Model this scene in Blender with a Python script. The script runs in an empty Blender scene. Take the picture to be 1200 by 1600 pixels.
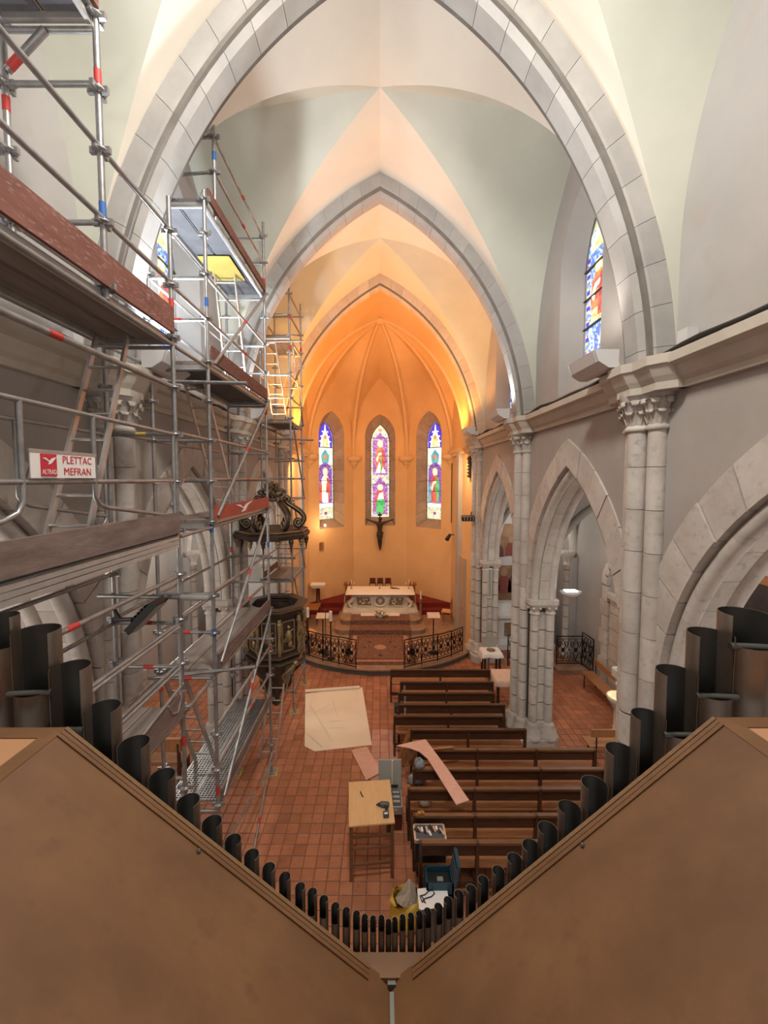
import bpy, math, random
from mathutils import Vector, Matrix
random.seed(7)
S = bpy.context.scene
COL = S.collection
PI = math.pi

# ---------------------------------------------------------------- camera, world, exposure
CAM_H, FPX, CX, CY = 6.0, 620.0, 594.0, 782.7
PITCH = math.radians(3.2)
cd = bpy.data.cameras.new('camera'); cam = bpy.data.objects.new('camera', cd); COL.objects.link(cam)
cam.location = (0, 0, CAM_H); cam.rotation_euler = (PI/2 - PITCH, 0, 0)
cd.sensor_width = 36; cd.lens = FPX/1600*36
cd.shift_x = (600-CX)/1600; cd.shift_y = (CY-800)/1600
cd.clip_start = 0.02
S.camera = cam
w = bpy.data.worlds.new('daylight'); S.world = w; w.use_nodes = True
w.node_tree.nodes['Background'].inputs[0].default_value = (1.0, .95, .9, 1)
w.node_tree.nodes['Background'].inputs[1].default_value = .42
S.view_settings.view_transform = 'Standard'; S.view_settings.look = 'None'
S.view_settings.exposure = 0.12; S.view_settings.gamma = 1.0
S.view_settings.use_curve_mapping = False
S.cycles.use_denoising = True
S.cycles.max_bounces = 6; S.cycles.diffuse_bounces = 4; S.cycles.glossy_bounces = 2
S.cycles.sample_clamp_indirect = 6

def lamp(name, kind, loc, power, color, size=.2, target=None, spot=None, blend=.6):
    l = bpy.data.lights.new(name, kind); l.energy = power; l.color = color
    if kind == 'AREA':
        l.shape = 'DISK'; l.size = size
    else:
        l.shadow_soft_size = size
    if kind == 'SPOT':
        l.spot_size = math.radians(spot or 120); l.spot_blend = blend
    o = bpy.data.objects.new(name, l); COL.objects.link(o); o.location = loc
    if target is not None:
        o.rotation_euler = (Vector(target)-Vector(loc)).to_track_quat('-Z', 'Y').to_euler()
    return o
WHITE, COOL, WARM, AMBER = (1, .93, .84), (.86, .94, 1), (1, .58, .28), (1, .42, .10)
# cornice uplights bay by bay, only some in troughs, with added fills
for sx in (-1, 1):
    lamp('uplight_nave', 'SPOT', (sx*2.80, 5.35, 7.62), 95 if sx > 0 else 520, COOL if sx < 0 else WHITE, .12, (sx*1.0, 6.9, 12.5), 150)
    lamp('uplight_bay', 'SPOT', (sx*2.80, 9.40, 7.62), 95 if sx > 0 else 150, COOL, .12, (sx*1.6, 7.6, 12.5), 130)
    lamp('uplight_west', 'SPOT', (sx*2.85, 1.0, 7.55), 120, WHITE, .15, (sx*.8, 2.4, 12.5), 150)
    lamp('uplight_loft', 'SPOT', (sx*2.6, -1.8, 7.55), 90, WHITE, .2, (sx*.8, -1.0, 12.5), 150)
    lamp('uplight_chancel', 'SPOT', (sx*2.72, 12.6, 7.62), 220, AMBER, .12, (sx*.4, 12.2, 12.0), 150)
    lamp('chancel_bay_fill', 'SPOT', (sx*2.72, 10.0, 7.62), 290, AMBER, .12, (sx*.3, 11.6, 12.0), 112)  # added amber spot without a trough, tints the chancel bay vault
    lamp('uplight_apse', 'SPOT', (sx*2.72, 14.0, 7.62), 230, AMBER, .12, (sx*.2, 16.2, 11.5), 150)
    lamp('choir_fill', 'AREA', (sx*2.6, 13.55, 6.8), 80, WARM, .35, (-sx*.6, 17.2, 1.2))  # added warm fill with no fitting, brightens the lower apse
    lamp('aisle_lamp', 'POINT', (sx*5.3, 9.9, 4.6), 60 if sx > 0 else 110, WHITE, .2)
    lamp('aisle_lamp', 'POINT', (sx*5.3, 5.6, 4.6), 60 if sx > 0 else 110, WHITE, .2)
    lamp('aisle_lamp', 'POINT', (sx*5.2, 2.0, 4.6), 75 if sx > 0 else 120, WHITE, .2)
    lamp('aisle_lamp', 'POINT', (sx*5.0, 13.6, 4.4), 40, WHITE, .2)
lamp('loft_fill', 'AREA', (0, -1.6, 10.5), 15, WARM, 1.0, (0, 1.0, 4))  # unseen soft fill behind the camera for the organ boards
lamp('nave_fill', 'AREA', (0, 2.3, 11.4), 330, WHITE, .9, (0, 6.2, 0))  # added fill hanging free under the vault, brightens floor and piers

# ---------------------------------------------------------------- helpers
cP, sP = math.cos(PITCH), math.sin(PITCH)
def ray(px, py):
    a, b = (px-CX)/FPX, (CY-py)/FPX
    return Vector((a, cP+b*sP, -sP+b*cP))
def atz(px, py, z):
    d = ray(px, py); return Vector((0, 0, CAM_H)) + d*((z-CAM_H)/d.z)
def atx(px, py, x):
    d = ray(px, py); return Vector((0, 0, CAM_H)) + d*(x/d.x)
def aty(px, py, y):
    d = ray(px, py); return Vector((0, 0, CAM_H)) + d*(y/d.y)

WL = {}                        # world location of every object made here
def wloc(o):
    return WL.get(o.name, Vector((0, 0, 0)))
def link(o, parent=None, world=(0, 0, 0)):
    COL.objects.link(o); world = Vector(world)
    if parent is not None:
        o.parent = parent; o.location = world - wloc(parent)
    else:
        o.location = world
    WL[o.name] = world
    return o
def tag(o, label=None, cat=None, group=None, kind=None):
    if label: o['label'] = label
    if cat: o['category'] = cat
    if group: o['group'] = group
    if kind: o['kind'] = kind
    return o
def thing(name, loc, label=None, cat=None, group=None, kind=None, parent=None):
    return tag(link(bpy.data.objects.new(name, None), parent, loc), label, cat, group, kind)

class MB:
    def __init__(s): s.v = []; s.f = []; s.sm = []
    def add(s, vs, fs, smooth=False):
        n = len(s.v); s.v += [tuple(p) for p in vs]
        s.f += [tuple(i+n for i in f) for f in fs]; s.sm += [smooth]*len(fs); return s
    def box(s, c, d, rz=0, rx=0, ry=0, bev=0):
        x, y, z = d[0]/2, d[1]/2, d[2]/2
        if bev:
            b = min(bev, x*.9, y*.9)
            pl = [(-x+b, -y), (x-b, -y), (x, -y+b), (x, y-b), (x-b, y), (-x+b, y), (-x, y-b), (-x, -y+b)]
            V = [Vector((p[0], p[1], q)) for q in (-z, z) for p in pl]
            F = [tuple(range(7, -1, -1)), tuple(range(8, 16))] + [(i, (i+1) % 8, 8+(i+1) % 8, 8+i) for i in range(8)]
        else:
            V = [Vector((i*x, j*y, k*z)) for k in (-1, 1) for i, j in ((-1, -1), (1, -1), (1, 1), (-1, 1))]
            F = [(3, 2, 1, 0), (4, 5, 6, 7), (0, 1, 5, 4), (1, 2, 6, 5), (2, 3, 7, 6), (3, 0, 4, 7)]
        if rx or ry or rz:
            from mathutils import Euler
            R = Euler((rx, ry, rz)).to_matrix(); V = [R @ q for q in V]
        c = Vector(c); return s.add([q+c for q in V], F)
    def bar(s, p, q, w, h):           # rectangular bar from p to q
        p, q = Vector(p), Vector(q); d = (q-p).normalized()
        up = Vector((0, 0, 1)) if abs(d.z) < .95 else Vector((0, 1, 0))
        r = d.cross(up).normalized()*(w/2); u = r.cross(d).normalized()*(h/2)
        V = [a+i*r+j*u for a in (p, q) for i, j in ((-1, -1), (1, -1), (1, 1), (-1, 1))]
        return s.add(V, [(0, 1, 2, 3), (7, 6, 5, 4), (0, 4, 5, 1), (1, 5, 6, 2), (2, 6, 7, 3), (3, 7, 4, 0)])
    def tube(s, pts, r, n=8, caps=True, closed=False):
        P = [Vector(p) for p in pts]; m = len(P)
        R = r if isinstance(r, (list, tuple)) else [r]*m
        V = []; prev = None
        for i in range(m):
            a = P[(i-1) % m] if (closed or i > 0) else P[i]
            b = P[(i+1) % m] if (closed or i < m-1) else P[i]
            d = (b-a).normalized()
            if prev is None:
                u = d.orthogonal().normalized()
            else:
                u = prev - d*prev.dot(d)
                u = u.normalized() if u.length > 1e-6 else d.orthogonal().normalized()
            prev = u; v = d.cross(u)
            V += [P[i] + (u*math.cos(2*PI*k/n) + v*math.sin(2*PI*k/n))*R[i] for k in range(n)]
        F = []
        for i in range(m if closed else m-1):
            j = (i+1) % m
            F += [(i*n+k, i*n+(k+1) % n, j*n+(k+1) % n, j*n+k) for k in range(n)]
        s.add(V, F, True)
        if caps and not closed:
            s.add(V[:n], [tuple(range(n-1, -1, -1))]); s.add(V[-n:], [tuple(range(n))])
        return s
    def lathe(s, c, prof, n=16, smooth=True, a0=0, cap=True):
        c = Vector(c); V = []
        for r, z in prof:
            V += [c+Vector((r*math.cos(a0+2*PI*k/n), r*math.sin(a0+2*PI*k/n), z)) for k in range(n)]
        F = [(i*n+k, i*n+(k+1) % n, (i+1)*n+(k+1) % n, (i+1)*n+k) for i in range(len(prof)-1) for k in range(n)]
        s.add(V, F, smooth)
        if cap:
            s.add(V[:n], [tuple(range(n-1, -1, -1))]); s.add(V[-n:], [tuple(range(n))])
        return s
    def prism(s, poly, mp, d0, d1):   # 2-D polygon, mp(u, v, d) -> point
        n = len(poly)
        V = [mp(u, v, d0) for u, v in poly] + [mp(u, v, d1) for u, v in poly]
        F = [tuple(range(n)), tuple(range(2*n-1, n-1, -1))] + [(i, n+i, n+(i+1) % n, (i+1) % n) for i in range(n)]
        return s.add(V, F)
    def loft(s, rings, smooth=True, closed=False, caps=False):
        n = len(rings[0]); V = [p for r in rings for p in r]
        kk = n if closed else n-1
        F = [(i*n+k, i*n+(k+1) % n, (i+1)*n+(k+1) % n, (i+1)*n+k) for i in range(len(rings)-1) for k in range(kk)]
        if caps: F += [tuple(range(n-1, -1, -1)), tuple((len(rings)-1)*n+k for k in range(n))]
        return s.add(V, F, smooth)
    def ball(s, c, r, n=10, m=6, sq=(1, 1, 1)):
        c = Vector(c)
        prof = [(max(1e-4, math.sin(PI*i/m)), -math.cos(PI*i/m)) for i in range(m+1)]
        V = [c+Vector((a*math.cos(2*PI*k/n)*r*sq[0], a*math.sin(2*PI*k/n)*r*sq[1], z*r*sq[2])) for a, z in prof for k in range(n)]
        F = [(i*n+k, i*n+(k+1) % n, (i+1)*n+(k+1) % n, (i+1)*n+k) for i in range(m) for k in range(n)]
        return s.add(V, F, True)
    def build(s, name, mat, parent=None, label=None, cat=None, group=None, kind=None, origin=None, flat=False):
        if origin is None:
            xs, ys, zs = zip(*s.v)
            origin = Vector(((min(xs)+max(xs))/2, (min(ys)+max(ys))/2, min(zs)))
        origin = Vector(origin)
        me = bpy.data.meshes.new(name)
        me.from_pydata([(x-origin.x, y-origin.y, z-origin.z) for x, y, z in s.v], [], s.f)
        me.polygons.foreach_set('use_smooth', [bool(a) and not flat for a in s.sm])
        import bmesh
        if len(s.v) < 60000:
            bm = bmesh.new(); bm.from_mesh(me); bmesh.ops.recalc_face_normals(bm, faces=bm.faces); bm.to_mesh(me); bm.free()
        me.materials.append(mat)
        o = bpy.data.objects.new(name, me); link(o, parent, origin)
        return tag(o, label, cat, group, kind)
def put(name, me, parent, world, rot=(0, 0, 0), scale=(1, 1, 1)):     # another object on a shared mesh
    o = bpy.data.objects.new(name, me); link(o, parent, world); o.rotation_euler = rot; o.scale = scale; return o
def kids(o): return list(o.children)
def copy_tree(o, parent=None):
    c = o.copy(); COL.objects.link(c)
    if parent is not None: c.parent = parent
    WL[c.name] = wloc(o)
    for k in kids(o): copy_tree(k, c)
    return c

def pointed(a, h, n, dr=0.0):
    """right half of a pointed arch of half-span a and rise h, bottom to apex, offset outward by dr"""
    R = (a*a+h*h)/(2*a); c = a-R; t1 = math.acos(max(-1, min(1, -c/(R+dr))))
    return [(c+(R+dr)*math.cos(t1*i/n), (R+dr)*math.sin(t1*i/n)) for i in range(n+1)]
def lancet(hw, zb, zs, za, n=10):
    r = pointed(hw, za-zs, n)
    right = [(hw, zb)] + [(x, zs+z) for x, z in r]
    return right + [(-x, z) for x, z in reversed(right[:-1])]     # bottom right -> apex -> bottom left

# ---------------------------------------------------------------- materials
def mat(name, col, rough=.8, metal=0, col2=None, scale=4, bump=0, detail=6, rnd=0, island=False, stretch=None, contrast=(.35, .7), bscale=None, col3=None, spec=None):
    m = bpy.data.materials.new(name); m.use_nodes = True
    nt = m.node_tree; N = nt.nodes; L = nt.links; b = N['Principled BSDF']
    b.inputs['Roughness'].default_value = rough; b.inputs['Metallic'].default_value = metal
    if spec is not None: b.inputs['Specular IOR Level'].default_value = spec
    b.inputs['Base Color'].default_value = (*col, 1)
    out = None
    if col2 or bump or rnd:
        tc = N.new('ShaderNodeTexCoord'); src = tc.outputs['Object']
        geo = N.new('ShaderNodeNewGeometry'); oi = N.new('ShaderNodeObjectInfo')
        if stretch or rnd:
            mp = N.new('ShaderNodeMapping'); L.new(src, mp.inputs['Vector']); src = mp.outputs['Vector']
            if stretch: mp.inputs['Scale'].default_value = stretch
            if rnd:
                cm = N.new('ShaderNodeCombineXYZ'); mu = N.new('ShaderNodeMath'); mu.operation = 'MULTIPLY'; mu.inputs[1].default_value = 37
                L.new(oi.outputs['Random'], mu.inputs[0])
                for i in range(3): L.new(mu.outputs[0], cm.inputs[i])
                L.new(cm.outputs[0], mp.inputs['Location'])
        else:
            src = geo.outputs['Position']
        no = N.new('ShaderNodeTexNoise'); no.inputs['Scale'].default_value = scale; no.inputs['Detail'].default_value = detail
        no.inputs['Roughness'].default_value = .62
        L.new(src, no.inputs['Vector'])
        c = None
        if col2:
            rp = N.new('ShaderNodeValToRGB'); rp.color_ramp.elements[0].position = contrast[0]; rp.color_ramp.elements[1].position = contrast[1]
            rp.color_ramp.elements[0].color = (*col, 1); rp.color_ramp.elements[1].color = (*col2, 1)
            L.new(no.outputs['Fac'], rp.inputs['Fac']); c = rp.outputs['Color']
            if col3:
                n3 = N.new('ShaderNodeTexNoise'); n3.inputs['Scale'].default_value = scale*5; n3.inputs['Detail'].default_value = 8
                L.new(src, n3.inputs['Vector'])
                r3 = N.new('ShaderNodeValToRGB'); r3.color_ramp.elements[0].position = .56; r3.color_ramp.elements[1].position = .72
                L.new(n3.outputs['Fac'], r3.inputs['Fac'])
                mx = N.new('ShaderNodeMix'); mx.data_type = 'RGBA'
                L.new(r3.outputs['Color'], mx.inputs['Factor']); L.new(c, mx.inputs['A']); mx.inputs['B'].default_value = (*col3, 1)
                c = mx.outputs['Result']
        if rnd:
            hs = N.new('ShaderNodeHueSaturation')
            if c: L.new(c, hs.inputs['Color'])
            else: hs.inputs['Color'].default_value = (*col, 1)
            ad = N.new('ShaderNodeMath'); ad.operation = 'ADD'
            L.new(oi.outputs['Random'], ad.inputs[0])
            if island: L.new(geo.outputs['Random Per Island'], ad.inputs[1])
            else: ad.inputs[1].default_value = 0
            fr = N.new('ShaderNodeMath'); fr.operation = 'FRACT'; L.new(ad.outputs[0], fr.inputs[0])
            mr = N.new('ShaderNodeMapRange'); mr.inputs['To Min'].default_value = 1-rnd; mr.inputs['To Max'].default_value = 1+rnd
            L.new(fr.outputs[0], mr.inputs['Value']); L.new(mr.outputs[0], hs.inputs['Value']); c = hs.outputs['Color']
        if c: L.new(c, b.inputs['Base Color'])
        if bump:
            bn = N.new('ShaderNodeTexNoise'); bn.inputs['Scale'].default_value = bscale or scale*6; bn.inputs['Detail'].default_value = 5
            L.new(src, bn.inputs['Vector'])
            bp = N.new('ShaderNodeBump'); bp.inputs['Strength'].default_value = bump; bp.inputs['Distance'].default_value = .02
            L.new(bn.outputs['Fac'], bp.inputs['Height']); L.new(bp.outputs[0], b.inputs['Normal'])
    return m
def glow(name, col, strength):
    m = bpy.data.materials.new(name); m.use_nodes = True
    b = m.node_tree.nodes['Principled BSDF']; b.inputs['Base Color'].default_value = (*[c*.5 for c in col], 1)
    b.inputs['Emission Color'].default_value = (*col, 1); b.inputs['Emission Strength'].default_value = strength
    b.inputs['Roughness'].default_value = .25
    return m
M = {}
M['stone'] = mat('pale_limestone', (.50, .455, .415), .85, 0, (.64, .60, .555), 2.2, .3, rnd=.07, col3=(.45, .41, .37))
M['stone_warm'] = mat('chancel_stone', (.58, .47, .36), .85, 0, (.68, .56, .43), 2.2, .25, rnd=.07)
M['arch_stone'] = mat('grey_arch_stone', (.355, .345, .335), .8, 0, (.45, .44, .425), 1.6, .15, rnd=.06)
M['mortar'] = mat('dark_mortar', (.085, .072, .062), .95, 0, (.13, .11, .10), 5)
M['mortar_pale'] = mat('pale_mortar', (.22, .20, .18), .95, 0, (.17, .155, .14), 5)
M['cornice'] = mat('cornice_stone', (.50, .455, .39), .85, 0, (.58, .53, .46), 2.5, .2)
M['plaster_low'] = mat('taupe_plaster', (.355, .325, .30), .9, 0, (.43, .40, .375), .8, .05)
M['plaster_up'] = mat('grey_plaster', (.375, .36, .35), .9, 0, (.45, .435, .42), .6, .05, col3=(.41, .375, .35))
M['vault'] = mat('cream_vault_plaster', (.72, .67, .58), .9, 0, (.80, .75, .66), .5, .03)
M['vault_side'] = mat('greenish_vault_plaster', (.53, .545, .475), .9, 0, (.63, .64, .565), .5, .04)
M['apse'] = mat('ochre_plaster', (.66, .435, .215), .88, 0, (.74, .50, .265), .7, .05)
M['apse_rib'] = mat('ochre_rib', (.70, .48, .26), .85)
M['terracotta'] = mat('terracotta_tile', (.34, .125, .06), .5, 0, (.43, .175, .09), 3, .12, rnd=.16, island=True, col3=(.29, .105, .055))
M['rosetile'] = mat('rose_tile', (.50, .235, .17), .5, 0, (.58, .30, .22), 6, .1, rnd=.12)
M['grout'] = mat('floor_grout', (.26, .115, .068), .9)
M['marble'] = mat('sanctuary_marble', (.25, .145, .095), .45, 0, (.38, .255, .175), 3.0, .05, col3=(.20, .095, .06))
M['white'] = mat('white_cloth', (.74, .70, .66), .9, 0, (.80, .77, .73), 3, .1)
M['paper'] = mat('cream_paper', (.80, .68, .52), .8, 0, (.84, .72, .56), 2)
M['pink'] = mat('pink_plywood', (.62, .345, .26), .6, 0, (.70, .42, .33), 5, stretch=(1, 4, 1), rnd=.03)
M['wood'] = mat('dark_pew_wood', (.052, .022, .012), .4, 0, (.095, .04, .02), 4, .06, stretch=(1, 7, 7), rnd=.12)
M['reveal'] = mat('brown_reveal_stone', (.36, .27, .20), .85, 0, (.47, .36, .27), 2.5, .2, rnd=.1)
M['railwood'] = mat('worn_rail_wood', (.13, .06, .028), .4, 0, (.20, .095, .045), 4, .06, stretch=(1, 7, 7), rnd=.12)
M['seatwood'] = mat('orange_pew_seat', (.30, .125, .05), .42, 0, (.40, .175, .075), 4, .05, stretch=(1, 8, 8), rnd=.1)
M['benchwood'] = mat('bench_wood', (.33, .145, .055), .45, 0, (.42, .20, .085), 4, .05, stretch=(6, 6, 1), rnd=.1)
M['plywood'] = mat('worn_plywood', (.118, .052, .019), .6, 0, (.20, .096, .038), 1.3, .05, stretch=(1, 3, 3), col3=(.14, .064, .025), contrast=(.3, .75))
M['plyedge'] = mat('plywood_edge', (.20, .11, .048), .7, 0, (.15, .078, .032), 10, stretch=(1, 1, 14))
M['plytop'] = mat('pale_plywood', (.40, .20, .10), .6, 0, (.44, .235, .12), 2)
M['tabletop'] = mat('pale_board', (.60, .36, .17), .5, 0, (.68, .43, .22), 3, stretch=(6, 1, 1))
M['plank'] = mat('scaffold_plank', (.19, .155, .14), .85, 0, (.28, .235, .21), 3, .15, stretch=(4, .6, 4), rnd=.1)
M['toe'] = mat('toe_board_grey_brown', (.135, .095, .085), .8, 0, (.23, .17, .15), 3, .1, stretch=(4, 1, 4), rnd=.1)
M['toered'] = mat('toe_board_red_brown', (.14, .05, .036), .75, 0, (.20, .08, .06), 3, .1, stretch=(4, 1, 4), rnd=.1, col3=(.28, .19, .17))
M['galv'] = mat('galvanised_steel', (.30, .30, .305), .42, .75, (.43, .43, .435), 9, .05, rnd=.1)
M['alu'] = mat('aluminium', (.50, .485, .47), .38, .7, (.60, .585, .57), 8, rnd=.05)
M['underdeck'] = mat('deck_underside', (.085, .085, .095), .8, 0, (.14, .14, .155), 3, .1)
M['yellow'] = mat('yellow_panel', (.40, .30, .06), .7, 0, (.48, .37, .10), 3)
M['red'] = mat('red_band', (.50, .045, .04), .6)
M['redboard'] = mat('red_board', (.36, .065, .045), .6, 0, (.44, .095, .065), 4)
M['blue'] = mat('blue_band', (.03, .12, .38), .6)
M['signwhite'] = mat('white_enamel', (.80, .78, .77), .5)
M['signred'] = mat('sign_red', (.55, .03, .05), .5)
M['pipe'] = mat('aged_pipe_metal', (.15, .115, .09), .38, .65, (.27, .215, .175), 4, .04, rnd=.12, stretch=(2, 2, .6))
M['pipe_dark'] = mat('shaded_pipe_bore', (.05, .05, .047), .5, .4, (.075, .074, .07), 5)  # shade inside the open pipes put into the bore colour
M['pipe_in'] = mat('pipe_curl_metal', (.13, .135, .125), .45, .7)
M['iron'] = mat('black_wrought_iron', (.014, .012, .011), .5, .4)
M['black'] = mat('black_plastic', (.018, .018, .02), .45)
M['darkgrey'] = mat('dark_grey_plastic', (.06, .07, .085), .45)
M['grey'] = mat('grey_metal_case', (.36, .36, .325), .45, .2)
M['lampwhite'] = mat('white_lamp_metal', (.62, .62, .63), .45)
M['cable'] = mat('black_cable', (.022, .02, .019), .6)
M['gilt'] = mat('old_gilding', (.26, .18, .085), .45, .5, (.42, .31, .17), 14, .3)
M['pulpit'] = mat('dark_carved_wood', (.035, .022, .017), .42, 0, (.062, .038, .028), 6, .1)
M['bronze'] = mat('dark_bronze', (.045, .024, .016), .45, .3)
M['crimson'] = mat('crimson_carpet', (.16, .012, .01), .95, 0, (.20, .018, .014), 8, .1)
M['altar'] = mat('altar_stone', (.60, .54, .46), .7, 0, (.68, .62, .54), 4, .1)
M['altardark'] = mat('altar_relief', (.20, .12, .07), .6, 0, (.30, .20, .12), 10, .4)
M['brass'] = mat('brass', (.50, .32, .12), .35, .9)
M['bluebox'] = mat('petrol_blue_plastic', (.01, .055, .085), .4)
M['bag'] = mat('yellow_plastic_sack', (.50, .32, .03), .45, 0, (.58, .40, .06), 6, .3)
M['clearbag'] = mat('grey_plastic_film', (.36, .28, .22), .3, 0, (.44, .35, .28), 8, .4)
M['greybag'] = mat('grey_plastic_bag', (.17, .18, .21), .35, 0, (.34, .35, .39), 9, .5)
M['marblewhite'] = mat('white_marble', (.66, .65, .65), .4, 0, (.76, .75, .75), 4)
M['leaf'] = mat('green_leaves', (.07, .11, .035), .6)
M['petal'] = mat('white_petals', (.72, .64, .50), .7)
M['wax'] = mat('white_wax', (.80, .74, .66), .5)
M['redpanel'] = mat('dark_red_wood', (.10, .022, .012), .5)
M['frame'] = mat('gilt_brown_frame', (.32, .13, .04), .45, .2)
M['canvas'] = mat('brown_canvas', (.20, .115, .07), .8, 0, (.30, .19, .12), 3)
M['darkcanvas'] = mat('dark_canvas', (.025, .016, .014), .6, 0, (.05, .03, .025), 3)
M['skin'] = mat('painted_flesh', (.34, .21, .13), .8); M['robe_r'] = mat('painted_red', (.22, .06, .05), .8)
M['robe_b'] = mat('painted_brown', (.10, .05, .035), .8); M['robe_w'] = mat('painted_white', (.52, .50, .52), .8)
M['doorgrey'] = mat('grey_door', (.44, .34, .25), .7)
M['lace'] = mat('pink_brocade', (.60, .42, .33), .85, 0, (.68, .50, .40), 12, .15)
M['lead'] = mat('window_lead', (.03, .03, .03), .6)
# carpet with a bordered, flecked weave
def carpet():
    m = mat('persian_carpet', (.115, .04, .025), .95, 0, (.24, .125, .078), 16, .25, contrast=(.42, .6), col3=(.34, .22, .15))
    return m
M['carpet'] = carpet()
def glassmat(name, c1, c2, scale, st):
    m = bpy.data.materials.new(name); m.use_nodes = True; N = m.node_tree.nodes; L = m.node_tree.links
    b = N['Principled BSDF']; b.inputs['Roughness'].default_value = .2
    geo = N.new('ShaderNodeTexCoord'); v = N.new('ShaderNodeTexVoronoi'); v.inputs['Scale'].default_value = scale
    L.new(geo.outputs['Object'], v.inputs['Vector'])
    rp = N.new('ShaderNodeValToRGB'); rp.color_ramp.interpolation = 'CONSTANT'
    cols = c1 if isinstance(c1, list) else [c1, c2]
    while len(rp.color_ramp.elements) < len(cols): rp.color_ramp.elements.new(.5)
    for i, c in enumerate(cols):
        rp.color_ramp.elements[i].position = i/len(cols); rp.color_ramp.elements[i].color = (*c, 1)
    L.new(v.outputs['Color'], rp.inputs['Fac'])
    L.new(rp.outputs['Color'], b.inputs['Emission Color']); b.inputs['Emission Strength'].default_value = st
    b.inputs['Base Color'].default_value = (.1, .1, .1, 1)
    return m
G = {
 'border': glassmat('glass_border', [(.95, .92, .85), (.55, .75, .35), (.9, .75, .3), (.85, .85, .95), (.5, .2, .4)], None, 22, 1.0),
 'violet': glassmat('glass_violet', [(.24, .05, .42), (.34, .10, .55), (.18, .05, .38), (.55, .30, .65)], None, 20, .9),
 'magenta': glassmat('glass_magenta', [(.42, .07, .40), (.55, .16, .55), (.34, .06, .40), (.7, .5, .75)], None, 20, 1.0),
 'blue': glassmat('glass_blue', [(.03, .02, .62), (.04, .03, .75), (.03, .02, .55)], None, 16, 1.0),
 'pale': glassmat('glass_pale', [(.92, .95, .88), (.80, .92, .78), (.95, .9, .7), (.55, .8, .72)], None, 18, 1.1),
 'red': glassmat('glass_red', [(.72, .07, .06), (.80, .14, .08), (.60, .05, .07)], None, 12, 1.0),
 'orange': glassmat('glass_orange', [(.85, .22, .08), (.80, .33, .10), (.72, .12, .08)], None, 12, 1.0),
 'green': glassmat('glass_green', [(.05, .55, .12), (.10, .65, .18), (.03, .42, .12)], None, 12, 1.0),
 'teal': glassmat('glass_teal', [(.06, .45, .48), (.12, .55, .50), (.05, .32, .5)], None, 14, 1.0),
 'yellow': glassmat('glass_yellow', [(.90, .78, .28), (.88, .85, .5), (.8, .6, .15)], None, 16, 1.1),
 'flesh': glow('glass_flesh', (.95, .82, .65), 1.0),
 'white': glow('glass_white', (1, .97, .93), 1.15),
 'sky': glassmat('glass_sky', [(.35, .6, .95), (.75, .88, .98), (.12, .25, .8), (.9, .93, .9)], None, 20, 1.0),
}
M['bulb'] = glow('lamp_bulb', (1, .86, .62), 14)
M['bulbwhite'] = glow('lamp_tube', (1, .97, .92), 5)

# ---------------------------------------------------------------- the church: walls, piers, arches
BAY, PY = 4.15, [-3.4, .75, 4.9, 9.05, 13.2]
A1, SPR, APX = 1.62, 3.35, 6.1              # arcade arch
TA, TS, TH = 3.06, 7.05, 5.05               # transverse arches
walls = {}
for side, nm in ((1, 'wall_right'), (-1, 'wall_left')):
    walls[side] = thing(nm, (side*3.4, 0, 0), kind='structure')
def sm(side):
    return lambda u, v, d: (side*d, u, v)
DRUMS = [(3.165, 0, .118), (3.255, -.215, .103), (3.255, .215, .103)]
COLS = [(3.42, -.42, .095), (3.42, .42, .095), (3.76, -.42, .095), (3.76, .42, .095)]
def drum_mesh(r, h, n=14):
    m = MB(); m.lathe((0, 0, 0), [(r, 0), (r, h)], n)
    o = m.build('stone_drum', M['stone'], origin=(0, 0, 0)); me = o.data; bpy.data.objects.remove(o); return me
def block_mesh(d, h, nm='stone_block'):
    m = MB(); m.box((0, 0, h/2), (d[0], d[1], h), bev=.015)
    o = m.build(nm, M['stone'], origin=(0, 0, 0)); me = o.data; bpy.data.objects.remove(o); return me
CH = .415
ME_D1, ME_D2, ME_C = drum_mesh(.118, CH-.026), drum_mesh(.103, CH-.026), drum_mesh(.095, CH-.026, 12)
ME_B = block_mesh((.44, .80), CH-.026)
UH = .512
ME_U1, ME_U2 = drum_mesh(.118, UH-.007), drum_mesh(.103, UH-.007)
ME_CAPB = None
def leaf_mesh():
    m = MB(); V = []; W = [.045, .066, .072, .066, .05, .022]
    for i, t in enumerate([0, .25, .5, .75, .92, 1.0]):
        out = [0, .012, .035, .085, .105, .085][i]; z = [0, .08, .16, .23, .22, .185][i]
        V.append([(out-.012, -W[i], z), (out+.012, 0, z+.004), (out-.012, W[i], z)])
    m.loft(V); m.ball((.085, 0, .195), .024, 8, 5, (1, 1.9, 1)); m.tube([(.0, 0, 0), (.03, 0, .08), (.055, 0, .16), (.1, 0, .225)], .011, 5)
    o = m.build('leaf', M['stone'], origin=(0, 0, 0)); me = o.data; bpy.data.objects.remove(o); return me
ME_LEAF = leaf_mesh()
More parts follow.
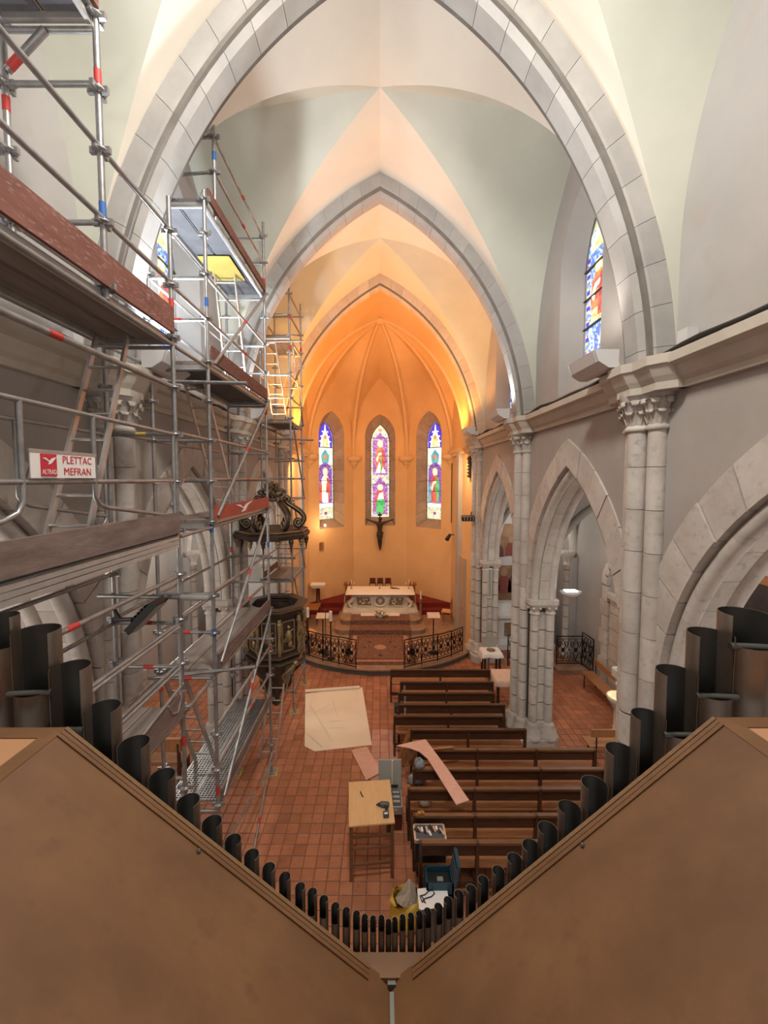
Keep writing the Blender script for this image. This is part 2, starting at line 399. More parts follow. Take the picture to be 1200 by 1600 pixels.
def pier(side, yc, fine=True):
    W = walls[side]
    core = MB()
    core.box((side*3.56, yc, 1.7), (.42, .77, 3.1)); core.box((side*3.33, yc, 3.5), (.2, .5, 6.2))
    for x, y, r in DRUMS: core.lathe((side*x, yc+y, .3), [(r-.03, 0), (r-.03, 6.3)], 10)
    for x, y, r in COLS: core.lathe((side*x, yc+y, .3), [(r-.025, 0), (r-.025, 2.75)], 8)
    P = core.build('pier', M['mortar'], W, origin=(side*3.4, yc, 0))
    z0 = .58
    if fine:
        for i in range(6):
            z = z0+i*CH
            put('stone_block', ME_B, P, (side*3.59, yc, z))
            for x, y, r in DRUMS: put('stone_drum', ME_D1 if r > .11 else ME_D2, P, (side*x, yc+y, z), (0, 0, random.random()))
            for x, y, r in COLS: put('stone_drum', ME_C, P, (side*x, yc+y, z))
        for i in range(7):
            for k, (x, y, r) in enumerate(DRUMS): put('stone_drum', ME_U1 if r > .11 else ME_U2, P, (side*x, yc+y, 3.07+i*UH), (0, 0, random.random()))
    else:
        m = MB(); m.box((side*3.59, yc, 1.8), (.44, .86, 3))
        for x, y, r in DRUMS: m.lathe((side*x, yc+y, .5), [(r, 0), (r, 6.2)], 12)
        m.build('stone_shaft', M['stone'], P)
    b = MB()
    pr = [(.13, .22), (.13, .30), (.09, .33), (.10, .40), (.04, .44), (.06, .50), (.0, .57)]
    for x, y, r in DRUMS+COLS: b.lathe((side*x, yc+y, 0), [(r+q, z) for q, z in pr], 16)
    b.box((side*3.58, yc, .41), (.56, .98, .3), bev=.03)
    b.box((side*3.50, yc, .11), (1.02, 1.22, .22), bev=.16)
    b.box((side*3.52, yc, .26), (.9, 1.08, .1), bev=.12)
    b.build('pier_base', M['stone'], P)
    im = MB()
    im.box((side*3.58, yc, 3.30), (.66, 1.16, .10), bev=.05); im.box((side*3.58, yc, 3.22), (.58, 1.06, .07), bev=.05)
    for x, y, r in COLS:
        im.lathe((side*x, yc+y, 3.02), [(r, 0), (r+.025, .01), (r+.025, .03), (r, .04), (r+.01, .09), (r+.07, .19)], 14)
        for k in range(6):
            a = k*PI/3; im.ball((side*x+(r+.05)*math.cos(a), yc+y+(r+.05)*math.sin(a), 3.17), .035, 6, 4)
    im.build('impost', M['stone'], P)
    for x, y, r in DRUMS:
        c = MB(); c.lathe((side*x, yc+y, 6.62), [(r+.02, -.05), (r+.035, -.03), (r+.02, 0), (r, .02), (r+.0, .12), (r+.05, .28), (r+.10, .36), (r+.10, .42)], 16)
        cp = c.build('capital', M['stone'], W)
        for k in range(8):
            a = k*PI/4 + (0 if side > 0 else PI/8)
            put('leaf', ME_LEAF, cp, (side*x+r*math.cos(a), yc+y+r*math.sin(a), 6.66), (0, 0, a), (1, 1, 1.15))
            if fine: put('leaf', ME_LEAF, cp, (side*x+r*math.cos(a+.39), yc+y+r*math.sin(a+.39), 6.63), (0, 0, a+.39), (.75, .9, .72))
    ab = MB()
    out = [(3.45, -.62), (3.12, -.62), (2.98, -.46), (2.98, -.22), (2.90, -.13), (2.90, .13), (2.98, .22), (2.98, .46), (3.12, .62), (3.45, .62)]
    rings = []
    for sc, z in ((.06, 6.98), (.06, 7.06), (.02, 7.12), (-.03, 7.22), (-.06, 7.24), (-.06, 7.34)):
        rings.append([(side*(x+(sc if 0 < i < 9 else 0)), yc+y*(1-sc*.4), z) for i, (x, y) in enumerate(out)])
    ab.loft(rings, smooth=False, caps=True); ab.build('abacus', M['cornice'], W)
def arc_ring(side, yc, x0, x1, d0, d1, n, nm, parent, mt, gap=.006, jx=.0):
    lo, hi = pointed(A1, APX-SPR, n*3, d0), pointed(A1, APX-SPR, n*3, d1)
    for s in (-1, 1):
        for i in range(n):
            q = random.uniform(-jx, jx); m = MB(); rg = []
            for k in range(4):
                j = i*3+k; p, r = lo[j], hi[j]
                if k in (0, 3):
                    o2 = lo[j+1] if k == 0 else lo[j-1]; L_ = math.hypot(o2[0]-p[0], o2[1]-p[1]); f = gap/L_
                    h2 = hi[j+1] if k == 0 else hi[j-1]
                    if not (k == 3 and i == n-1):
                        p = (p[0]+(o2[0]-p[0])*f, p[1]+(o2[1]-p[1])*f); r = (r[0]+(h2[0]-r[0])*f, r[1]+(h2[1]-r[1])*f)
                rg.append([(side*(x0+q), yc+s*p[0], SPR+p[1]), (side*(x0+q), yc+s*r[0], SPR+r[1]), (side*x1, yc+s*r[0], SPR+r[1]), (side*x1, yc+s*p[0], SPR+p[1])])
            m.loft(rg, smooth=False, closed=True, caps=True)
            m.build(nm, mt, parent)
def arcade(side, yc, fine=True):
    W = walls[side]; H = BAY/2
    ring = pointed(A1, APX-SPR, 16, .25)
    poly = [(yc-H, SPR-.1), (yc-H, 7.12), (yc+H, 7.12), (yc+H, SPR-.1)] + [(yc+x, SPR+z) for x, z in [(ring[0][0], -.1)]+ring] + [(yc-x, SPR+z) for x, z in list(reversed(ring))[1:]] + [(yc-ring[0][0], SPR-.1)]
    m = MB(); m.prism(poly, sm(side), 3.30, 3.82); m.build('arcade_wall', M['plaster_low'], W)
    mo = MB()
    lo, hi = pointed(A1, APX-SPR, 24, .03), pointed(A1, APX-SPR, 24, .42)
    for s in (-1, 1):
        mo.loft([[(side*3.52, yc+s*p[0], SPR+p[1]), (side*3.52, yc+s*r[0], SPR+r[1]), (side*3.80, yc+s*r[0], SPR+r[1]), (side*3.80, yc+s*p[0], SPR+p[1])] for p, r in zip(lo, hi)], smooth=False, closed=True, caps=True)
        mo.loft([[(side*3.29, yc+s*p[0], SPR+p[1]), (side*3.29, yc+s*r[0], SPR+r[1]), (side*3.6, yc+s*r[0], SPR+r[1]), (side*3.6, yc+s*p[0], SPR+p[1])] for p, r in zip(pointed(A1, APX-SPR, 24, .14), hi)], smooth=False, closed=True, caps=True)
    A = mo.build('arcade_arch', M['mortar_pale'], W)
    arc_ring(side, yc, 3.265, 3.55, .11, .53, 8 if fine else 3, 'voussoir', A, M['stone'], .008, .014)
    arc_ring(side, yc, 3.50, 3.72, 0, .2, 8 if fine else 3, 'soffit_stone', A, M['stone'], .005)
    for xx, dr, r in ((3.41, .03, .085), (3.78, .02, .085)):
        for s in (-1, 1):
            pts = pointed(A1, APX-SPR, 24, dr)
            for a, b in ((0, 8), (8, 16), (16, 24)):
                t = MB(); t.tube([(side*xx, yc+s*p[0], SPR+p[1]) for p in pts[a:b+1]], r, 10); t.build('arch_roll', M['stone'], A)
def window_up(side, yc, idx):
    W = walls[side]; H = BAY/2
    fo, gi = lancet(.72, 7.55, 9.75, 10.95), lancet(.43, 8.0, 9.6, 10.65)
    na = len(fo)//2
    for s in (0, 1):
        half = fo[:na+1] if s == 0 else list(reversed(fo))[:na+1]
        sg = 1 if s == 0 else -1
        poly = [(yc, 7.1), (yc+sg*H, 7.1), (yc+sg*H, 12.95), (yc, 12.95)] + [(yc+u, v) for u, v in reversed(half)] + [(yc, 7.55)]
        m = MB(); m.prism(poly, sm(side), 3.40, 4.0); m.build('upper_wall', M['plaster_up'], W)
    m = MB(); m.loft([[(side*x, yc+u, v) for u, v in q] for x, q in ((3.40, fo), (3.70, [(u*.97, v) for u, v in gi]), (3.76, gi))], closed=True, smooth=False)
    m.build('window_reveal', M['plaster_up'], W)
    stained('window_%d' % idx, gi, lambda u, v, d: (side*(3.75-d), yc+u*side, v), 'upper')
def stained(name, outl, mp, style):
    """a lancet of coloured panes: outl is its outline in (u, v), mp(u, v, depth) puts it in the wall"""
    b = MB(); n = len(outl)
    b.prism(outl, mp, -.03, 0); 
    Wn = b.build(name, G['border'], kind='structure')
    hw = outl[0][0]; z0 = outl[0][1]; zt = max(v for u, v in outl); Ht = zt-z0
    zs = max(v for u, v in outl if abs(abs(u)-hw) < 1e-6)
    def pane(poly, mt, d=.012, nm='pane'):
        m = MB(); m.prism(poly, mp, 0, d); return m.build(nm, mt, Wn)
    def rect(u0, u1, f0, f1, mt, d=.012): return pane([(u0*hw, z0+f0*Ht), (u1*hw, z0+f0*Ht), (u1*hw, z0+f1*Ht), (u0*hw, z0+f1*Ht)], mt, d)
    def ell(u, f, ru, rf, mt, d=.03, k=14): return pane([(u*hw+ru*hw*math.cos(2*PI*i/k), z0+f*Ht+rf*Ht*math.sin(2*PI*i/k)) for i in range(k)], mt, d)
    def shp(pts, mt, d=.024): return pane([(u*hw, z0+f*Ht) for u, f in pts], mt, d)
    top = [(u*.84, z0+(v-z0)*.975) for u, v in outl if v >= zs-1e-6]
    def gable(f, hgt, w, mt, d=.02): shp([(-w, f), (w, f), (w*.75, f+hgt*.35), (.0, f+hgt), (-w*.75, f+hgt*.35)], mt, d)
    def figure(f, h, robe, mantle, flip=1, d=.024):
        shp([(-.42, f), (.42, f), (.55, f+h*.35), (.46, f+h*.66), (.2, f+h*.76), (-.2, f+h*.76), (-.46, f+h*.66), (-.55, f+h*.35)], robe, d)
        shp([(flip*.02, f+.01*h), (flip*.44, f), (flip*.6, f+h*.4), (flip*.4, f+h*.68), (flip*.16, f+h*.7), (flip*.08, f+h*.35)], mantle, d+.008)
        shp([(-flip*.3, f+h*.3), (-flip*.12, f+h*.5), (flip*.16, f+h*.53), (flip*.18, f+h*.6), (-flip*.2, f+h*.58), (-flip*.44, f+h*.4)], G['flesh'], d+.016)
        ell(0, f+h*.86, .32, h*.12, G['yellow'], d); ell(0, f+h*.86, .18, h*.085, G['flesh'], d+.01)
    if style == 'centre':
        pane([(.8*hw, z0+.88*Ht)]+top+[(-.8*hw, z0+.88*Ht)], G['border']); gable(.85, .07, .55, G['magenta']); ell(0, .945, .22, .018, G['orange'])
        rect(-.8, .8, .46, .86, G['magenta'], .01); figure(.48, .37, G['orange'], G['red'])
        shp([(.02, .48), (.14, .48), (.2, .62), (.1, .7)], G['green'], .05); shp([(-.5, .48), (.0, .48), (.05, .56), (-.1, .6)], G['white'], .045); shp([(.1, .48), (.6, .48), (.3, .55)], G['white'], .045)
        rect(-.85, .85, .40, .46, G['border'], .012); gable(.36, .08, .6, G['magenta'])
        rect(-.8, .8, .03, .36, G['magenta'], .01); figure(.05, .32, G['red'], G['red'], -1)
        shp([(-.35, .03), (.3, .04), (.55, .12), (.45, .2), (.1, .23), (-.35, .19), (-.48, .1)], G['green'], .05); shp([(-.3, .19), (.4, .2), (.3, .27), (-.1, .26)], G['white'], .055)
        bars = (.17, .36, .53, .665, .86)
    elif style == 'side':
        rect(-.9, .9, .72, .80, G['blue'], .01); pane([(.93*hw, z0+.80*Ht)]+[(u*.95, v-.02) for u, v in outl if v >= z0+.80*Ht]+[(-.93*hw, z0+.80*Ht)], G['blue'], .012)
        shp([(-.62, .74), (.62, .74), (.5, .82), (.1, .92), (.04, .97), (-.04, .97), (-.1, .92), (-.5, .82)], G['white'], .02)
        shp([(-.42, .74), (.42, .74), (.34, .82), (0, .89), (-.34, .82)], G['yellow'], .03); ell(0, .845, .18, .018, G['orange'], .04)
        for s in (-1, 1):
            for i, (uu, ff) in enumerate(((.62, .80), (.5, .85), (.32, .9))): ell(s*uu, ff, .1, .008, G['white'], .022, 8)
        rect(-.9, .9, .57, .735, G['pale'], .012); shp([(-.4, .58), (.4, .58), (.5, .66), (.0, .72), (-.5, .66)], G['teal'], .022); ell(0, .64, .24, .025, G['orange'], .03)
        gable(.53, .07, .75, G['violet']); rect(-.86, .86, .17, .53, G['violet'], .01)
        figure(.18, .36, G['flesh'] if name.endswith('1') else G['red'], G['red'] if name.endswith('1') else G['green'])
        shp([(-.8, .18), (-.5, .18), (-.45, .36), (-.7, .38)], G['red'] if name.endswith('1') else G['teal'], .03)
        shp([(-.3, .17), (.3, .17), (.26, .27), (-.26, .27)], G['white'] if name.endswith('1') else G['red'], .045)
        rect(-.9, .9, .125, .165, G['white'], .015); rect(-.9, .9, .01, .12, G['border'], .015); ell(0, .06, .4, .03, G['yellow'], .022); ell(0, .06, .2, .018, G['violet'], .03)
        bars = (.165, .29, .40, .55, .74)
    else:
        for i in range(16):
            for s in (-1, 1): rect(s*.92, s*.72, .02+i*.052, .045+i*.052, G['blue'] if i % 2 else G['sky'], .012)
        rect(-.68, .68, .03, .26, G['sky'], .01); rect(-.68, .68, .26, .74, G['sky'], .01); rect(-.68, .68, .76, .86, G['pale'], .012)
        figure(.3, .38, G['orange'], G['red'], -1); shp([(-.5, .28), (.5, .28), (.4, .36), (-.4, .36)], G['yellow'], .03); gable(.74, .08, .5, G['yellow'])
        bars = (.26, .45, .64)
    lb = MB()
    for f in bars: lb.prism([(-hw, z0+f*Ht-.008), (hw, z0+f*Ht-.008), (hw, z0+f*Ht+.008), (-hw, z0+f*Ht+.008)], mp, 0, .06)
    lb.build('saddle_bars', M['lead'], Wn)
    fr = MB(); q = [Vector(mp(u, v, .03)) for u, v in outl]; fr.tube(q, .011, 6, closed=True); fr.build('lead_frame', M['lead'], Wn)
    return Wn
for side in (1, -1):
    W = walls[side]
    for k, yc in enumerate(PY[1:]): pier(side, yc, k > 0)
    for k in range(4): arcade(side, PY[k]+BAY/2, k > 0)
    for k in range(1, 4): window_up(side, PY[k]+BAY/2, (4 if side > 0 else 7)+k-1)
    m = MB(); m.box((side*3.7, PY[0]+BAY/2, 10.03), (.6, BAY, 5.9)); m.build('upper_wall', M['plaster_up'], W)
    for k in range(4):
        y0, y1 = PY[k]+(.5 if k else 0), PY[k+1]-.5
        prof = [(3.45, 6.98), (3.24, 6.98), (3.24, 7.05), (3.19, 7.09), (3.13, 7.2), (3.05, 7.23), (3.05, 7.33), (3.10, 7.345), (3.45, 7.36)]
        m = MB(); m.loft([[(side*x, y, z) for x, z in prof] for y in (y0, y1)], smooth=False, closed=True, caps=True); m.build('cornice', M['cornice'], W)
    # aisle outer wall, its pilasters and the end wall of the side chapel
    m = MB(); m.box((side*6.75, 5.6, 3.5), (.5, 19.2, 7)); m.build('aisle_wall', M['plaster_up'], W)
    m = MB(); m.box((side*4.9, 15.2, 3.5), (3.9, .5, 7)); m.build('chapel_wall', M['plaster_up'], W)
    for yc in PY[1:]:
        pl = MB(); pl.box((side*6.42, yc, 1.7), (.2, .5, 3.4)); pl.build('pilaster', M['plaster_up'], W)
        cpm = MB(); cpm.lathe((side*6.3, yc, .0), [(.2, 0), (.2, .2), (.12, .32), (.115, 3.1), (.15, 3.12), (.12, 3.16), (.14, 3.28), (.24, 3.46), (.26, 3.5), (.26, 3.58)], 12)
        cb = cpm.build('aisle_shaft', M['stone'], W)
        for i in range(7):
            jt = MB(); jt.lathe((side*6.3, yc, .55+i*.4), [(.119, 0), (.119, .02)], 12); jt.build('shaft_joint', M['mortar'], cb)

# transverse arches and vaults
def transverse(yc, nm, mt, half=.25, n=12):
    sec = [(.43, -half), (.13, -half), (.0, -half+.13), (.0, half-.13), (.13, half), (.43, half)]
    T = thing(nm, (0, yc, TS), kind='structure')
    core = MB()
    for s in (-1, 1):
        lo, hi = pointed(TA, TH, 30, .06), pointed(TA, TH, 30, .40)
        core.loft([[(s*a[0], yc-half+.02, TS+a[1]), (s*b[0], yc-half+.02, TS+b[1]), (s*b[0], yc+half-.02, TS+b[1]), (s*a[0], yc+half-.02, TS+a[1])] for a, b in zip(lo, hi)], smooth=False, closed=True, caps=True)
    core.build('mortar_bed', M['mortar_pale'], T)
    curves = [pointed(TA, TH, n*3, d) for d, y in sec]
    for s in (-1, 1):
        for i in range(n):
            m = MB(); rg = []
            for k in range(4):
                pts = []
                for c, (d, y) in zip(curves, sec):
                    j = i*3+k; p = c[j]
                    if (k == 0) or (k == 3 and i < n-1):
                        q = c[j+1] if k == 0 else c[j-1]; L_ = math.hypot(q[0]-p[0], q[1]-p[1]); f = .003/L_
                        p = (p[0]+(q[0]-p[0])*f, p[1]+(q[1]-p[1])*f)
                    pts.append((s*p[0], yc+y, TS+p[1]))
                rg.append(pts)
            m.loft(rg, smooth=False, closed=True, caps=True); m.build('voussoir', mt, T)
for k, yc in enumerate(PY[1:]):
    transverse(yc, 'trim_%d' % (k+1), M['stone_warm'] if k == 3 else M['arch_stone'], .22 if k == 3 else .25, 14 if k < 3 else 16)
ceil = thing('ceiling', (0, 4, 12.4), kind='structure')
def stilted(z, a, zb, zs, za):
    if z <= zs: return a
    h = za-zs; R = (a*a+h*h)/(2*a)
    return max(0, a-R+math.sqrt(max(0, R*R-(z-zs)**2)))
def groin(parent, yc, hy, xl, zb, xw, lun_a, lun_s, lun_p, n=28, xc=0, mats=('vault', 'vault_side'), mat_warm=None, sides=(-1, 1)):
    """xl: list of (x, z) of the main section, springing to ridge; lunettes on the walls at x=+-xw"""
    zt = xl[-1][1]
    rows = []
    for x, z in xl:
        s = (z-xl[0][1])/(zt-xl[0][1]); zw = xl[0][1]+s*(lun_p-xl[0][1])
        yh = stilted(zw, lun_a, xl[0][1], lun_s, lun_p)
        rows.append((x, z, yh, zw))
    for s in sides:
        for e in (-1, 1):
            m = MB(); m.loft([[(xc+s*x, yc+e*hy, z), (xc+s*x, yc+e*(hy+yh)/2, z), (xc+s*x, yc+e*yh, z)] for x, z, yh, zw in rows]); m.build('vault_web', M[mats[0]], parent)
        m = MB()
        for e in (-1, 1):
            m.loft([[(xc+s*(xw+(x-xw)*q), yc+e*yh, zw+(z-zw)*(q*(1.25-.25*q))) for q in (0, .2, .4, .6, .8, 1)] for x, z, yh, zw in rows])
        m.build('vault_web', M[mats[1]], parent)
main = [(x, TS+z) for x, z in pointed(TA, TH, 30, .36)]
for k in range(4):
    groin(ceil, PY[k]+BAY/2, BAY/2, main, TS, 3.42, 1.82, 8.5, 11.9)
for side in (-1, 1):
    am = [(x, 3.58+z) for x, z in pointed(1.34, 2.5, 18)]
    for k in range(1, 5):
        yc = PY[k]+BAY/2 if k < 4 else 14.2
        hy = BAY/2 if k < 4 else 1.0
        groin(ceil, yc, hy, am, 3.58, 1.34, hy-.12, 4.1, 6.3, 18, xc=side*5.17, mats=('plaster_up', 'plaster_up'))
        if k < 4:
            for e in (-1, 1):
                for s in (-1, 1):
                    pts = []
                    for x, z in am:
                        q = (z-am[0][1])/(am[-1][1]-am[0][1]); zw = am[0][1]+q*(6.3-am[0][1])
                        pts.append((side*5.17+s*x, yc+e*stilted(zw, hy-.12, 0, 4.1, 6.3), z-.03))
                    t = MB(); t.tube(pts, .085, 8); t.build('vault_rib', M['plaster_up'], ceil)
        t = MB(); t.tube([(side*5.17-x, PY[k], z-.02) for x, z in am]+[(side*5.17+x, PY[k], z-.02) for x, z in reversed(am[:-1])], .16, 8); t.build('vault_rib', M['stone'], ceil)

# apse: seven-sided end with three lancets, ribs on corbels
apse = thing('wall_apse', (0, 17, 0), kind='structure')
CR = Vector((0, 15.9, 12.25)); AZ = 7.05
CORN = [Vector((3.1, 13.2, 0)), Vector((3.1, 14.6, 0)), Vector((3.1, 17.2, 0)), Vector((1.28, 19.0, 0)), Vector((-1.28, 19.0, 0)), Vector((-3.1, 17.2, 0)), Vector((-3.1, 14.6, 0)), Vector((-3.1, 13.2, 0))]
LP = 10.75
def apse_window(p, q, idx, style):
    c = (p+q)/2; t = (q-p).normalized(); nrm = Vector((-t.y, t.x, 0))
    if nrm.dot(c-CR) < 0: nrm = -nrm
    hl = (q-p).length/2
    mp = lambda u, v, d: tuple(c+t*u+nrm*d+Vector((0, 0, v)))
    fo, gi = lancet(.72, 3.75, 8.0, 9.05), lancet(.45, 4.12, 7.75, 8.62)
    na = len(fo)//2
    for s in (0, 1):
        half = fo[:na+1] if s == 0 else list(reversed(fo))[:na+1]; sg = 1 if s == 0 else -1
        poly = [(0, 0), (sg*hl, 0), (sg*hl, 12.9), (0, 12.9)]+list(reversed(half))+[(0, 3.75)]
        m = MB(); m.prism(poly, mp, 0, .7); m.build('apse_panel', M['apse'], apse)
    # reveal built of dressed stones
    N = len(fo); bed = MB(); bed.loft([[mp(u*k1, v, d) for u, v in q] for q, d, k1 in ((fo, .02, 1.02), (gi, .56, 1.02))], closed=True, smooth=False)
    B = bed.build('reveal_bed', M['mortar_pale'], apse)
    def lerp(a, b, f): return (a[0]+(b[0]-a[0])*f, a[1]+(b[1]-a[1])*f)
    segs = []
    for s in (0, 1):
        fh = fo[:na+1] if s == 0 else list(reversed(fo))[:na+1]; gh = gi[:na+1] if s == 0 else list(reversed(gi))[:na+1]
        for i in range(8): segs.append((lerp(fh[0], fh[1], i/8), lerp(fh[0], fh[1], (i+1)/8), lerp(gh[0], gh[1], i/8), lerp(gh[0], gh[1], (i+1)/8)))
        for i in range(1, na, 3):
            j = min(i+3, na); segs.append((fh[i], fh[j], gh[i], gh[j]))
    segs.append((fo[0], fo[-1], gi[0], gi[-1]))
    for a, b, e, f in segs:
        a2, b2, e2, f2 = lerp(a, b, .015), lerp(b, a, .015), lerp(e, f, .015), lerp(f, e, .015)
        m = MB(); ring = lambda k, dd: [mp(a2[0]*k, a2[1], dd), mp(b2[0]*k, b2[1], dd)]
        P = [mp(a2[0], a2[1], -.004), mp(b2[0], b2[1], -.004), mp(f2[0], f2[1], .53), mp(e2[0], e2[1], .53),
             mp(a2[0]*1.04, a2[1], .05), mp(b2[0]*1.04, b2[1], .05), mp(f2[0]*1.1, f2[1], .60), mp(e2[0]*1.1, e2[1], .60)]
        m.add(P, [(0, 1, 2, 3), (7, 6, 5, 4), (0, 4, 5, 1), (1, 5, 6, 2), (2, 6, 7, 3), (3, 7, 4, 0)])
        m.build('reveal_stone', M['reveal'], B)
    sgn = 1 if t.x > 0 else -1
    stained('window_%d' % idx, gi, lambda u, v, d: tuple(c+t*u*sgn+nrm*(.52-d)+Vector((0, 0, v))), style)
for i in range(7):
    p, q = CORN[i], CORN[i+1]
    if i in (2, 3, 4): apse_window(p, q, {2: 3, 3: 2, 4: 1}[i], 'centre' if i == 3 else 'side')
    else:
        sd = 1 if p.x > 0 else -1
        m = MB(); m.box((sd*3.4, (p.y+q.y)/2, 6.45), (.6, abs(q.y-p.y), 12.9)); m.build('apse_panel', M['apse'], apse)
        prof = [(3.15, 6.90), (2.98, 6.90), (2.97, 6.98), (2.90, 7.08), (2.90, 7.15), (3.15, 7.18)]
        m = MB(); m.loft([[(sd*x, y, z) for x, z in prof] for y in ((max(p.y, 13.45)), q.y)], smooth=False, closed=True, caps=True); m.build('cornice', M['apse_rib'], apse)
ribR = pointed(1.0, 1.0, 24)
def rib_curve(c, n=24):
    d = Vector((c.x, c.y, 0))-Vector((CR.x, CR.y, 0)); r = d.length; u = d.normalized()
    return [Vector((CR.x, CR.y, AZ))+u*x+Vector((0, 0, z)) for x, z in pointed(r, CR.z-AZ, n)]
curves = {i: rib_curve(CORN[i]) for i in range(1, 7)}
def apse_web(cA, cB, p, q):
    mid = (p+q)/2; hl = (q-p).length/2; lun = pointed(hl, LP-AZ-.6, 24)
    m = MB()
    for cv, a, sg in ((cA, p, 1), (cB, q, -1)):
        t = (q-p).normalized(); rg = []
        for j in range(25):
            x, z = lun[j]; w0 = mid - t*sg*x + Vector((0, 0, AZ+.6*min(1, j/4)+z)); r0 = cv[j]
            rg.append([w0+(r0-w0)*f + Vector((0, 0, .25*f*(1-f)*(j/24))) for f in (0, .25, .5, .75, 1)])
        m.loft(rg)
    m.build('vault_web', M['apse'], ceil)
for i in range(1, 6): apse_web(curves[i], curves[i+1], CORN[i], CORN[i+1])
m = MB()      # barrel between the chancel arch and the crown
for sd, i in ((1, 1), (-1, 6)):
    fr = [Vector((sd*min(x, 3.4), 13.2, TS+z)) for x, z in pointed(TA, TH, 24, .2)]
    m.loft([[a+(b-a)*f for f in (0, .33, .66, 1)] for a, b in zip(fr, curves[i])])
m.build('vault_web', M['apse'], ceil)
for i in range(1, 7):
    m = MB(); m.tube(curves[i], .075, 8); m.tube([c+Vector((0, 0, .03)) for c in curves[i]], .105, 4); m.build('vault_rib', M['apse_rib'], ceil)
m = MB(); m.lathe(CR-Vector((0, 0, .2)), [(.05, 0), (.16, .02), (.22, .08), (.22, .16), (.16, .22)], 16); m.build('boss', M['apse_rib'], ceil)
for i in (2, 3, 4, 5):
    u = (Vector((CR.x, CR.y, 0))-CORN[i]).normalized(); c = CORN[i]+u*.05
    m = MB(); m.lathe((c.x, c.y, 6.45), [(.03, 0), (.07, .04), (.05, .1), (.10, .16), (.17, .30), (.20, .36), (.36, .40), (.40, .5), (.36, .6), (.1, .62)], 12)
    for k in range(8):
        a = k*PI/4; m.ball((c.x+.13*math.cos(a), c.y+.13*math.sin(a), 6.70), .05, 6, 4)
    m.build('corbel', M['apse_rib'], apse)
m = MB(); m.box((3.06, 14.6, 1.65), (.1, 1.0, 2.95)); m.box((3.03, 14.6, 1.62), (.06, .86, 2.8))
D1 = m.build('door_1', M['doorgrey'], kind='structure'); h = MB(); h.ball((2.98, 14.25, 1.3), .04); h.build('door_knob', M['brass'], D1)

# floor of square terracotta tiles, a strip of rose tiles along the middle
fl = MB(); fl.box((0, 7.5, -.06), (14, 23, .1))
FLOOR = fl.build('floor', M['grout'], kind='structure')
T = .2
def tile_me(mt):
    m = MB(); h = T/2-.005; b = .007
    m.loft([[(sx*(h-q), sy*(h-q), z) for sx, sy in ((-1, -1), (1, -1), (1, 1), (-1, 1))] for q, z in ((0, 0), (0, .006), (b, .012))], smooth=False, closed=True, caps=True)
    o = m.build('tile', mt, origin=(0, 0, 0)); me = o.data; bpy.data.objects.remove(o); return me
ME_T, ME_R = tile_me(M['terracotta']), tile_me(M['rosetile'])
cells = []
for i in range(-34, 35):
    for j in range(-8, 62):
        x, y = (i+.5)*T, 1.2+(j+.5)*T
        if abs(x) > 6.4 or y > 13: continue
        if abs(abs(x)-3.55) < .3 and min(abs(y-p) for p in PY) < .5: continue
        cells.append((x, y))
def near(c): return (0 if (-2.0 < c[0] < .75 and c[1] > 4.9) else 100) + c[1]
cells.sort(key=near)
rest = MB()
for k, (x, y) in enumerate(cells):
    rose = -.3 < x < .5 and y > 6.9
    if k < 300:
        put('tile', ME_R if rose else ME_T, FLOOR, (x, y, -.010+random.uniform(0, .003)), (random.uniform(-.006, .006), random.uniform(-.006, .006), random.uniform(-.012, .012)))
    else:
        h = T/2-.005; z = .002+random.uniform(0, .003)
        rest.add([(x-h, y-h, z-.01), (x+h, y-h, z-.01), (x+h, y+h, z-.01), (x-h, y+h, z-.01), (x-h+.007, y-h+.007, z), (x+h-.007, y-h+.007, z), (x+h-.007, y+h-.007, z), (x-h+.007, y+h-.007, z)],
                 [(4, 5, 6, 7), (0, 1, 5, 4), (1, 2, 6, 5), (2, 3, 7, 6), (3, 0, 4, 7)])
rest.build('tile_field', M['terracotta'], FLOOR, kind='stuff')

# ---------------------------------------------------------------- scaffold
XO, XI = -2.22, -2.95
def ros_mesh():
    m = MB(); m.lathe((0, 0, 0), [(.03, -.02), (.03, -.008), (.062, -.006), (.062, .006), (.03, .008), (.03, .02)], 10)
    for k in range(4):
        a = k*PI/2; m.box((.055*math.cos(a), .055*math.sin(a), 0), (.05, .03, .05), rz=a)
    o = m.build('rosette', M['galv'], origin=(0, 0, 0)); me = o.data; bpy.data.objects.remove(o); return me
ME_ROS = ros_mesh()
def tubep(root, nm, p, q, r=.024, mt='galv', n=8, bands=()):
    m = MB(); m.tube([p, q], r, n); o = m.build(nm, M[mt], root)
    p, q = Vector(p), Vector(q); L = (q-p).length
    for f, c in bands:
        b = MB(); d = (q-p).normalized(); c0 = p+(q-p)*f
        b.tube([c0-d*.055, c0+d*.055], r+.002, n); b.build('marking_band', M[c], o)
    return o
def standard(root, x, y, z0, z1, ros=(), bands=(), base=True):
    o = tubep(root, 'standard', (x, y, z0), (x, y, z1), .0245, 'galv', 10, [((z-z0)/(z1-z0), c) for z, c in bands])
    for z in ros: put('rosette', ME_ROS, o, (x, y, z))
    if base and z0 < .2:
        m = MB(); m.box((x, y, .012), (.17, .17, .012)); m.lathe((x, y, .018), [(.019, 0), (.019, .2), (.035, .2), (.035, .24)], 8); bp = m.build('base_plate', M['galv'], root)
        m = MB(); m.box((x, y, .004), (.24, .24, .008), rz=.15); m.build('base_pad', M['yellow'], bp)
    return o
